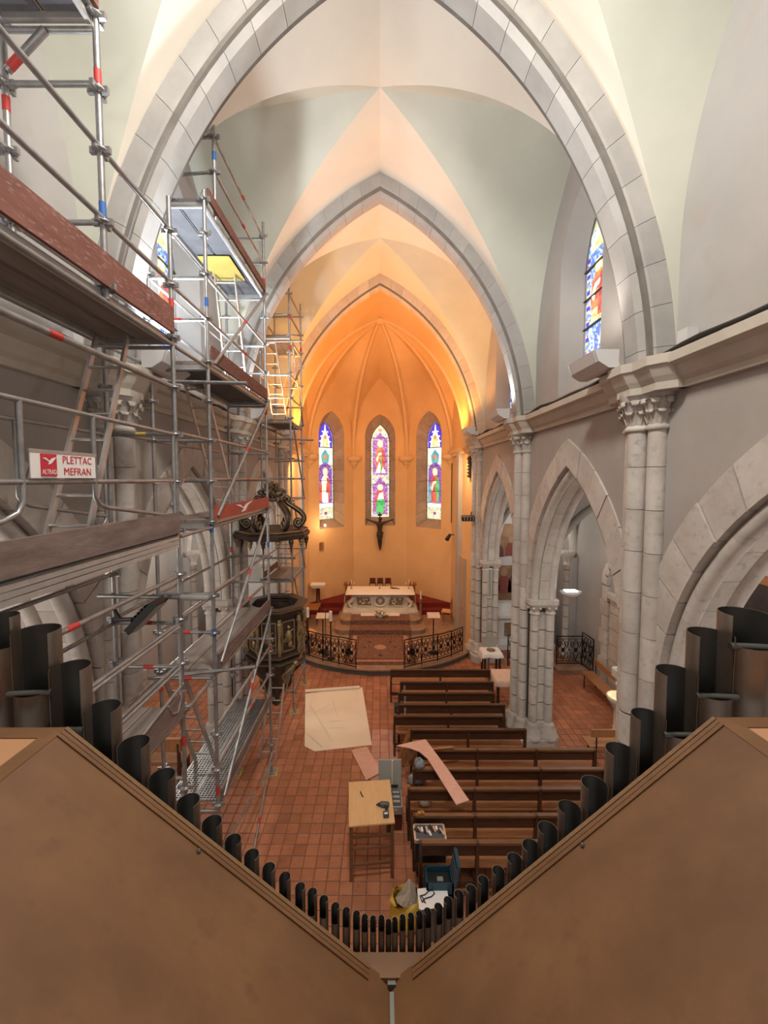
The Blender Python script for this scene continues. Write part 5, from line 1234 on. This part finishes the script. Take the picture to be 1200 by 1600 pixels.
T_ = thing('aisle_uplight', (4.14, 8.5, 3.4), 'glowing white lamp above the carved impost of the second pier', 'wall light'); m = MB(); m.loft([[(4.14+r_*math.cos(a), 8.5+r_*.6*math.sin(a), z) for a in [i*PI/6 for i in range(12)]] for r_, z in ((.08, 3.42), (.20, 3.5), (.24, 3.56))], closed=True, caps=True); m.build('bowl', M['lampwhite'], T_); m = MB(); m.box((4.14, 8.5, 3.57), (.26, .14, .02)); m.build('lamp_tube', M['bulbwhite'], T_)
for side in (1, -1):
    m = MB(); pts = [(side*(3.12+.03*math.sin(y*3.1)), y, 7.385+.015*math.sin(y*5)) for y in [.2+i*.25 for i in range(52)] if min(abs(y-p) for p in PY) > 0]
    m.tube(pts, .022, 6); m.tube([(x+side*.05, y, z+.012*math.sin(y*9)) for x, y, z in pts], .016, 6); m.build('cable', M['cable'], walls[side])
    m = MB(); m.box((side*3.3, 4.35, 7.52), (.12, .14, .16)); m.build('junction_box', M['lampwhite'], walls[side])
m = MB(); m.tube([(3.07, 17.05, 6.9), (3.07, 17.05, 4.1)], .018, 6); m.build('cable', M['cable'], apse)

# ---------------------------------------------------------------- things lying about the nave
ps = [atz(*q, .006) for q in ((477, 1084), (566, 1074), (581, 1164), (492, 1174), (476, 1166))]
SH = thing('paper_sheet', atz(528, 1120, 0), 'large cream paper sheet rolled out on the tiled floor', 'paper')
m = MB(); m.add([(p.x, p.y, .004) for p in ps]+[(p.x, p.y, .010) for p in ps], [(4, 3, 2, 1, 0), (5, 6, 7, 8, 9)]+[(i, (i+1) % 5, 5+(i+1) % 5, 5+i) for i in range(5)]); m.build('sheet', M['paper'], SH)
for a, b in (((484, 1100), (520, 1160)), ((490, 1115), (515, 1100)), ((500, 1128), (540, 1126)), ((478, 1145), (505, 1168)), ((505, 1138), (545, 1137)), ((520, 1095), (530, 1125))):
    p, q = atz(*a, .01), atz(*b, .01); m = MB(); m.tube([p+Vector((0, 0, -.012)), (p+q)/2+Vector((0, 0, .004)), q+Vector((0, 0, -.012))], .02, 6); m.build('crease', M['paper'], SH)
p, q = atz(477, 1080, .04), atz(562, 1074, .04); m = MB(); m.tube([p, q], .045, 12); m.build('roll', M['paper'], SH)
def plate(nm, pix, z, th, mt, label, cat, tilt=None, group=None):
    P_ = [atz(a, b, z if tilt is None else tilt(i)) for i, (a, b) in enumerate(pix)]; m = MB(); n = len(P_)
    m.add([p for p in P_]+[p-Vector((0, 0, th)) for p in P_], [tuple(range(n)), tuple(range(2*n-1, n-1, -1))]+[(i, n+i, n+(i+1) % n, (i+1) % n) for i in range(n)]); return m.build(nm, M[mt], None, label, cat, group)
plate('plywood_offcut', ((549, 1172), (573, 1166), (596, 1206), (572, 1219)), .05, .012, 'pink', 'pale pink plywood strip on the floor beside the paper sheet', 'board', lambda i: (.012, .012, .03, .03)[i])
plate('plywood_offcut', ((619, 1165), (643, 1159), (665, 1155), (700, 1202), (733, 1250), (713, 1257), (690, 1220), (668, 1185), (655, 1174), (638, 1168)), .94, .014, 'pink', 'long curved pink plywood board lying across the pew backs', 'board', None)
plate('brown_board', ((637, 1138), (642, 1142), (625, 1205), (614, 1205)), .5, .02, 'frame', 'brown board leaning against the end of the sixth pew', 'board', lambda i: (.86, .86, .04, .04)[i])
plate('brown_board', ((633, 1172), (651, 1172), (650, 1192), (635, 1196)), .4, .02, 'benchwood', 'short brown board standing behind the curved pink board', 'board', lambda i: (.7, .7, .46, .46)[i])
plate('loose_board', ((655, 1191), (717, 1185), (717, 1188), (655, 1195)), .5, .02, 'seatwood', 'loose board lying along the seat of the seventh pew', 'board', lambda i: .50)
plate('loose_board', ((655, 1171), (706, 1165), (710, 1168), (655, 1173)), .93, .012, 'seatwood', 'thin slat lying on the back rail of the seventh pew', 'board', lambda i: .925)
# work table with drill and marker
tb = [atz(*q, .90) for q in ((545, 1222), (609, 1218), (617, 1285), (545, 1291))]
TB = thing('work_table', (tb[0]+tb[2])/2-Vector((0, 0, .9)), 'tall work table with a pale board top on dark trestle legs', 'table')
m = MB(); m.add([p for p in tb]+[p-Vector((0, 0, .022)) for p in tb], [(0, 1, 2, 3), (7, 6, 5, 4), (0, 4, 5, 1), (1, 5, 6, 2), (2, 6, 7, 3), (3, 7, 4, 0)]); m.build('tabletop', M['tabletop'], TB)
tc = sum(tb, Vector())/4; legs = []
for p in tb:
    d = (tc-p); q = p+d*.10; q.z = .87; f = q.copy(); f.z = .0; legs.append((f, q)); m = MB(); m.bar(f, q, .05, .04); m.build('leg', M['railwood'], TB)
for z in (.25, .5, .68): m = MB(); m.bar(legs[3][0]+Vector((0, 0, z)), legs[2][0]+Vector((0, 0, z)), .025, .035); m.build('rung', M['railwood'], TB); m = MB(); m.bar(legs[0][0]+Vector((0, 0, z)), legs[1][0]+Vector((0, 0, z)), .025, .035); m.build('rung', M['railwood'], TB)
for a, b in ((0, 3), (1, 2)): m = MB(); m.bar(legs[a][0]+Vector((0, 0, .83)), legs[b][0]+Vector((0, 0, .83)), .025, .05); m.build('apron', M['benchwood'], TB)
p, q = atz(563, 1237, .908), atz(567, 1245, .908); T_ = thing('marker_pen', p, 'black marker pen lying on the work table', 'pen'); m = MB(); m.tube([p, p+(q-p)*.7], .009, 8); m.build('barrel', M['black'], T_); m = MB(); m.tube([p+(q-p)*.7, q], .011, 8); m.build('cap', M['darkgrey'], T_)
dc = atz(600, 1264, .93); T_ = thing('cordless_drill', (dc.x, dc.y, .90), 'grey blue cordless drill lying on the work table', 'drill')
m = MB(); m.tube([dc+Vector((-.05, .09, 0)), dc+Vector((.06, .075, 0)), dc+Vector((.08, .07, 0))], [.042, .045, .03], 12); m.build('motor_housing', M['darkgrey'], T_)
m = MB(); m.tube([dc+Vector((-.05, .09, 0)), dc+Vector((-.09, .085, 0))], [.03, .018], 10); m.tube([dc+Vector((-.09, .085, 0)), dc+Vector((-.12, .08, 0))], [.018, .008], 8); m.build('chuck', M['black'], T_)
m = MB(); m.tube([dc+Vector((.035, .06, 0)), dc+Vector((.045, -.02, 0)), dc+Vector((.035, -.07, 0))], [.027, .024, .026], 8); m.build('handle', M['black'], T_)
m = MB(); m.box(dc+Vector((.03, -.10, 0)), (.085, .075, .06), rz=.1, bev=.01); m.build('battery', M['darkgrey'], T_); m = MB(); m.box(dc+Vector((.03, -.115, .032)), (.05, .025, .004), rz=.1); m.build('battery_label', M['signwhite'], T_)
# open grey case behind the table, cream stick, silver-topped black case, toolbox, papers, sack
def at3(a, b, z): return atz(a, b, z)
cc = atz(616, 1266, .30); T_ = thing('tool_case', (cc.x, cc.y, .0), 'open grey tool case standing behind the work table', 'case')
b0 = [atz(*q, z) for q, z in (((613, 1238), .42), ((628, 1237), .42), ((628, 1262), .42), ((614, 1262), .42))]
X, Y = .26, 6.62
m = MB(); m.box((X, Y, .38), (.24, .40, .13), bev=.02); m.build('tray', M['grey'], T_)
m = MB(); m.box((X, Y, .45), (.20, .34, .012)); m.build('lining', M['darkgrey'], T_)
for k in range(3): m = MB(); m.box((X+.02, Y-.1+.1*k, .46), (.12, .05, .02)); m.build('inset_tool', M['grey'], T_)
m = MB(); m.box((X-.08, Y+.28, .64), (.42, .05, .52), rx=-.22, bev=.015); m.build('lid', M['grey'], T_)
m = MB(); m.box((X, Y+.20, .50), (.12, .02, .03)); m.build('handle', M['black'], T_)
m = MB(); m.box((X, Y+.02, .155), (.22, .38, .31)); m.build('lower_box', M['redpanel'], T_)
m = MB(); m.box((X, Y-.205, .39), (.06, .02, .03)); m.build('latch', M['alu'], T_)
p = atz(612, 1188, 1.0); T_ = tag(MB().tube([atz(613, 1188, 1.0)+Vector((0, .12, -1.0)), atz(613, 1188, 1.0)], .014, 6).build('wooden_stick', M['paper'], None), 'thin cream stick upright behind the open grey case', 'stick')
T_ = thing('flight_case', (.73, 5.56, .48), 'black case with silver edged lid full of small tools, on a pew', 'case'); X, Y = .725, 5.545
m = MB(); m.box((X, Y, .63), (.44, .26, .30)); m.build('body', M['black'], T_); m = MB(); m.box((X, Y, .80), (.47, .28, .05), bev=.02); m.build('lid_rim', M['alu'], T_)
m = MB(); m.box((X, Y, .827), (.41, .22, .006)); m.build('tray', M['darkgrey'], T_)
for k in range(11): m = MB(); m.box((X-.18+.036*k, Y+random.uniform(-.05, .05), .837), (.028, random.uniform(.05, .12), .018), rz=random.random()); m.build('tool', M[('black', 'alu', 'signwhite')[k % 3]], T_)
X, Y, Z = .80, 5.13, .42
m = MB(); m.box((X, Y, .20), (.40, .26, .40), bev=.02); T_ = m.build('crate', M['darkgrey'], None, 'dark grey crate beneath the open blue toolbox', 'crate'); m = MB(); m.box((X, Y, .40), (.42, .27, .03)); m.build('rim', M['black'], T_)
T_ = thing('toolbox', (X, Y, Z), 'open petrol blue toolbox with its lid swung up beside the pew', 'toolbox')
m = MB()
for dx, dy, w_, d_ in ((-.17, 0, .02, .26), (.17, 0, .02, .26), (0, -.12, .36, .02), (0, .12, .36, .02)): m.box((X+dx, Y+dy, Z+.09), (w_, d_, .18))
m.box((X, Y, Z+.02), (.36, .26, .03)); m.build('tub', M['bluebox'], T_); m = MB(); m.box((X, Y, Z+.07), (.3, .2, .08)); m.build('tray', M['black'], T_); m = MB(); m.box((X+.02, Y, Z+.115), (.08, .06, .01)); m.build('label', M['grey'], T_)
m = MB(); m.box((X+.225, Y-.02, Z+.31), (.05, .30, .28), ry=.16, bev=.02); m.build('lid', M['bluebox'], T_)
for k in range(3): m = MB(); m.box((X+.185+.012*k, Y-.03, Z+.23+.07*k), (.02, .26, .025), ry=.16); m.build('lid_rib', M['darkgrey'], T_)
pp = [atz(*q, .50) for q in ((653, 1389), (696, 1384), (702, 1415), (656, 1421))]; pc = sum(pp, Vector())/4
T_ = thing('box_stool', (pc.x, pc.y, 0), 'dark box under the white papers', 'box'); m = MB(); m.box((pc.x, pc.y, .245), (.32, .22, .485)); m.build('body', M['darkgrey'], T_); m = MB(); m.box((pc.x, pc.y, .491), (.35, .24, .008)); m.build('lid', M['black'], T_)
for k, dz in enumerate((0, .004)):
    m = MB(); P_ = [p+Vector((.02*k-.01, -.012*k, dz)) for p in pp]; m.add([p for p in P_]+[p+Vector((0, 0, .003)) for p in P_], [(3, 2, 1, 0), (4, 5, 6, 7), (0, 1, 5, 4), (1, 2, 6, 5), (2, 3, 7, 6), (3, 0, 4, 7)]); m.build('paper', M['signwhite'], None, ('white paper sheet beneath another on the dark box', 'top white paper sheet under the black cable on the dark box')[k], 'paper')
m = MB(); pts = [atz(*q, .515) for q in ((660, 1410), (656, 1400), (664, 1398), (670, 1392), (676, 1391), (679, 1396), (674, 1401), (664, 1404), (660, 1408), (665, 1411), (662, 1405), (658, 1399))]; m.tube(pts, .007, 6); T_ = m.build('cable_coil', M['cable'], None, 'black cable curled on the white papers', 'cable')
# yellow sack, crumpled
bc = atz(634, 1420, .25); T_ = thing('sack', (bc.x, bc.y, 0), 'open yellow plastic sack lined with grey film on the floor', 'bag')
def crumple(c, rr, zz, seed, n=14, jit=.03):
    r = random.Random(seed); return [[(c.x+(a+r.uniform(-jit, jit))*math.cos(2*PI*k/n+q*.2)*1.1, c.y+(a+r.uniform(-jit, jit))*.8*math.sin(2*PI*k/n+q*.2), z+r.uniform(-jit, jit)*.7) for k in range(n)] for q, (a, z) in enumerate(zip(rr, zz))]
m = MB(); m.loft(crumple(bc, [.15, .19, .20, .18, .19, .17], [.02, .10, .22, .34, .44, .40], 3), closed=True); m.build('outer_skin', M['bag'], T_)
r_ = random.Random(4); tip = atz(640, 1374, .58); m = MB(); n = 12; base = [(bc.x+.01+.15*math.cos(2*PI*k/n), bc.y+.02+.11*math.sin(2*PI*k/n), .36+r_.uniform(-.03, .03)) for k in range(n)]
mid = [((b[0]*.55+tip.x*.45)+r_.uniform(-.035, .035), b[1]*.6+tip.y*.4+r_.uniform(-.02, .02), .46+r_.uniform(-.04, .04)) for b in base]
top = [(tip.x+(b[0]-tip.x)*.1, tip.y+(b[1]-tip.y)*.1, .58) for b in base]
m.loft([base, mid, top], smooth=False, closed=True, caps=True); m.build('inner_film', M['clearbag'], T_)
for k, (a, b, z, sc2, lb) in enumerate(((651, 1218, .54, .14, 'crumpled grey plastic bag on the seat end of the eighth pew'), (655, 1194, .95, .09, 'crumpled grey plastic bag hanging over the eighth pew back end'), (663, 1252, .545, .10, 'crumpled brown paper with tools on the ninth pew seat'))):
    c = atz(a, b, z); m = MB(); m.loft(crumple(c-Vector((0, 0, c.z)), [sc2*.5, sc2, sc2*1.05, sc2*.7, sc2*.2], [c.z-.06, c.z-.03, c.z+.03, c.z+.08, c.z+.10], 11+k, 12, .03), closed=True, caps=True); m.build('crumpled_bag', M['greybag' if k < 2 else 'paper'], None, lb, 'bag')
for k, (a, b, z, lb) in enumerate(((632, 1073, .98, 'short hanging chain at the end of the second pew'), (633, 1090, .98, 'short hanging chain at the end of the third pew'), (633, 1108, .98, 'short hanging chain at the end of the fourth pew'))):
    c = atz(a, b, z-.06); m = MB()
    for j in range(4): m.tube([c+Vector((.018*math.cos(t*PI/4), (.012 if j % 2 else .0), -.05*j+.03*math.sin(t*PI/4))) for t in range(8)], .006, 5, closed=True)
    m.build('chain', M['alu'], None, lb, 'chain')
c = atz(622, 1112, .50); m = MB(); m.box((c.x+.04, c.y+.1, .535), (.26, .2, .16), bev=.02); T_ = m.build('speaker_box', M['black'], None, 'small black box on the seat end of the fifth pew', 'box'); m = MB(); m.box((c.x+.04, c.y-.005, .54), (.18, .012, .10)); m.build('front', M['darkgrey'], T_)
c = atz(658, 1272, .93); m = MB(); m.box((c.x, c.y, .93), (.09, .05, .06)); m.ball((c.x+.01, c.y, .97), .018); m.build('clamp', M['brass'], None, 'small brass clamp on the back rail of the tenth pew', 'clamp')

# ---------------------------------------------------------------- tables with cloths, aisle furniture
def cloth_table(x, y, w_, d_, h, label, cl, mt, drop):
    T_ = thing('table', (x, y, 0), label, 'table'); m = MB(); m.box((x, y, h-.02), (w_, d_, .035)); m.build('tabletop', M['redpanel'], T_); m = MB(); m.box((x, y, h-.1), (w_-.1, d_-.1, .12)); m.build('apron', M['benchwood'], T_)
    for sx in (-1, 1):
        for sy in (-1, 1): m = MB(); m.box((x+sx*(w_/2-.06), y+sy*(d_/2-.06), (h-.04)/2), (.06, .06, h-.04)); m.build('leg', M['wood'], T_)
    return cloth('tablecloth', x-w_/2, x+w_/2, y-d_/2, y+d_/2, h+.01, drop, drop*.5, cl, mt, .05)
pt = atz(800, 1055, .8); cloth_table(pt.x-.05, pt.y, .9, .62, .8, 'dark wooden table under a brocade cloth against the second pier', 'pale pink brocade cloth draped over the table by the pier', 'lace', .28)
pt = atz(767, 1018, .8); cloth_table(pt.x, pt.y, .56, .46, .82, 'small dark stand under a white cloth at the chancel pier foot', 'white cloth draped over the small stand at the chancel pier', 'white', .22)
m = MB(); m.lathe((pt.x, pt.y, .84), [(.10, 0), (.13, .02), (.04, .04)], 10); m.build('cloth_hat', M['canvas'], None, 'small dark dish on the white cloth by the chancel pier', 'dish')
m = MB(); m.box((pt.x+.02, pt.y+.3, .98), (.42, .02, .3), rx=-.1); m.box((pt.x+.02, pt.y+.32, .42), (.05, .05, .86)); m.build('notice_panel', M['grey'], None, 'plain grey panel standing behind the white clothed stand', 'panel')
def bench(x, y, rz_, L, label):
    T_ = thing('bench', (x, y, 0), label, 'bench', 'light wooden benches along the side aisle'); R = Matrix.Rotation(rz_, 3, 'Z'); O = Vector((x, y, 0))
    def b(nm, c, d, mm, rx=0): m = MB(); m.box(O+R @ Vector(c), d, rz=rz_, rx=0, bev=.008); m.build(nm, M[mm], T_)
    b('seat', (0, 0, .44), (L, .34, .03), 'benchwood'); b('backrest', (0, .2, .76), (L, .03, .16), 'benchwood')
    for sx in (-1, 1):
        for yy in (-.13, .2): m = MB(); m.tube([O+R @ Vector((sx*(L/2-.12), yy, 0)), O+R @ Vector((sx*(L/2-.12), yy*.95, .44 if yy < 0 else .80))], .014, 6); m.build('leg', M['iron'], T_)
bench(5.97, 10.3, -PI/2, 1.75, 'long light bench running along the side aisle wall')
bench(5.0, 8.1, PI, 1.3, 'short light bench standing across the side aisle'); bench(4.75, 7.0, PI, 1.0, 'light bench half hidden behind the big stone shaft')
T_ = thing('aisle_gate', (6.0, 12.2, 0), 'black wrought iron gate at the end of the side aisle', 'gate'); ironwork((5.55, 12.2, 0), (6.35, 12.2, 0), .14, .92, T_); ironwork((6.35, 12.2, 0), (6.38, 11.6, 0), .14, 1.05, T_)
m = MB(); m.box((6.0, 12.1, .07), (1.1, .5, .14)); m.build('stone_step', M['marble'], FLOOR)
T_ = thing('chapel_gate', (4.6, 12.6, 0), 'black wrought iron gate before the white chapel altar', 'gate'); ironwork((4.05, 12.3, 0), (5.0, 12.7, 0), .05, 1.0, T_)
T_ = thing('chapel_altar', (5.0, 14.4, 0), 'white marble altar with stepped shelf in the side chapel', 'altar')
for c, d, mt, nm in (((5, 14.5, .5), (1.9, .8, 1.0), 'marblewhite', 'body'), ((5, 14.45, 1.03), (2.1, .95, .08), 'marblewhite', 'table_slab'), ((5, 14.75, 1.22), (2.0, .35, .3), 'marblewhite', 'shelf'), ((5, 14.25, .1), (2.3, 1.3, .2), 'marblewhite', 'step')): m = MB(); m.box(c, d, bev=.02); m.build(nm, M[mt], T_)
m = MB(); m.box((4.75, 14.09, .55), (.5, .04, .5)); m.build('relief_panel', M['altardark'], T_)
T_ = thing('wall_painting', (5.0, 14.9, 1.4), 'large brown religious painting of gathered figures above the chapel altar', 'painting'); m = MB(); m.box((5.0, 14.92, 2.85), (2.4, .04, 2.9)); m.build('canvas', M['canvas'], T_)
def blob(pts, mt, d=0): m = MB(); m.prism(pts, lambda u, v, w_: (u, 14.9-w_, v), 0, .008+d); m.build('painted_figure', M[mt], T_)
for x, z, s, mt in ((4.70, 1.9, 1.0, 'robe_r'), (5.15, 1.95, 1.05, 'robe_b'), (4.25, 2.0, 1.0, 'robe_b'), (5.6, 2.0, 1.0, 'robe_r'), (4.45, 3.2, .8, 'robe_b'), (4.95, 3.25, .8, 'robe_r'), (5.4, 3.2, .8, 'robe_b')):
    blob([(x-.28*s, z-.25*s), (x+.3*s, z-.25*s), (x+.26*s, z+.2*s), (x+.12*s, z+.42*s), (x-.12*s, z+.42*s), (x-.25*s, z+.2*s)], mt); blob([(x+.13*s*math.cos(k*PI/5), z+.56*s+.16*s*math.sin(k*PI/5)) for k in range(10)], 'skin', .004)
blob([(4.2, 2.72), (5.7, 2.72), (5.6, 3.0), (4.9, 3.08), (4.3, 3.0)], 'robe_w', .006)
# niche of rough stones in the aisle wall
NI = thing('stone_niche', (6.45, 10.4, 0), 'rough stone arched niche in the side aisle wall', 'niche'); NI['kind'] = 'structure'; del NI['label']; del NI['category']; NI.name = 'trim_7'; WL['trim_7'] = WL['stone_niche']
for s in (-1, 1):
    for k in range(7):
        m = MB(); w_ = .26+.1*(k % 2); m.box((6.46, 10.4+s*(.62+w_/2), .22+k*.42), (.12+.02*(k % 2), w_, .40), bev=.01); m.build('stone_block', M['stone'], NI)
for k in range(9):
    a = PI*(k+.5)/9; m = MB(); m.box((6.46, 10.4+.78*math.cos(a), 3.02+.78*math.sin(a)), (.13, .30, .26), rx=a-PI/2, bev=.01); m.build('voussoir', M['stone'], NI)
for k in range(6):
    for j in range(2): m = MB(); m.box((6.49, 10.4+(-.3+.6*j)*1, .25+k*.44+.02*j), (.05+.02*((k+j) % 2), .58, .42), bev=.01); m.build('infill_stone', M['stone'], NI)
m = MB(); m.box((6.44, 10.4, 2.75), (.2, 1.2, .14), bev=.03); m.build('ledge', M['stone'], NI)
m = MB(); m.ball((6.44, 10.2, 2.2), .16, 8, 6, (.5, 1, 1.4)); m.build('carving', M['stone'], NI)
FT = thing('stone_font', (5.46, 8.78, 0), 'pale carved stone basin on a pedestal beside the aisle bench', 'font'); m = MB(); m.lathe((5.46, 8.78, 0), [(.22, 0), (.22, .1), (.12, .18), (.11, .7), (.15, .8), (.25, .95), (.27, 1.05), (.22, 1.06), (.15, .98)], 14); m.build('basin', M['altar'], FT)
T_ = thing('votive_candle', (5.44, 8.82, 1.0), 'small lit candle on the pale stone basin', 'candle'); m = MB(); m.lathe((5.44, 8.82, .99), [(.03, 0), (.03, .12)], 8); m.build('wax', M['wax'], T_); m = MB(); m.ball((5.44, 8.82, 1.15), .035, 8, 6, (.7, .7, 1.5)); m.build('flame', M['bulb'], T_)
lamp('candle_light', 'POINT', (5.34, 8.8, 1.32), 6, WARM, .04)
T_ = thing('framed_painting', (6.45, 6.55, 1.9), 'dark painting in a gilt brown frame on the aisle wall', 'painting'); m = MB()
for c, d in (((6.44, 6.5, 4.3), (.08, 1.3, .14)), ((6.44, 6.5, 2.0), (.08, 1.3, .14)), ((6.44, 7.08, 3.15), (.08, .14, 2.3)), ((6.44, 5.92, 3.15), (.08, .14, 2.3))): m.box(c, d)
m.build('frame', M['frame'], T_); m = MB(); m.box((6.46, 6.5, 3.15), (.04, 1.1, 2.2)); m.build('canvas', M['darkcanvas'], T_)
# the other aisle: a pew row, altar and statue glimpsed between the scaffold tubes
for k, (y, lb) in enumerate(((6.3, 'light wooden pew end glimpsed between scaffold tubes by the second arch'), (7.4, 'dark pew in the far aisle behind the middle scaffold'))):
    T_ = thing('aisle_pew', (-4.6, y, 0), lb, 'pew'); m = MB(); m.box((-4.7, y, .86), (1.7, .06, .26)); m.build('back_board', M['benchwood'], T_); m = MB(); m.box((-4.7, y+.25, .44), (1.7, .36, .035)); m.build('seat', M['seatwood'], T_)
    for x in (-5.5, -3.9): m = MB(); m.prism(board_profile(y), lambda u, v, d: (x+d, u, v), -.02, .02); m.build('bench_end', M['wood'], T_)
T_ = thing('chapel_altar', (-5.0, 14.4, 0), 'white altar in the aisle behind the scaffold', 'altar')
for c, d, nm in (((-5, 14.5, .5), (1.9, .8, 1.0), 'body'), ((-5, 14.45, 1.03), (2.1, .95, .08), 'table_slab'), ((-5, 14.75, 1.6), (1.6, .3, 1.1), 'reredos')): m = MB(); m.box(c, d, bev=.02); m.build(nm, M['marblewhite'], T_)
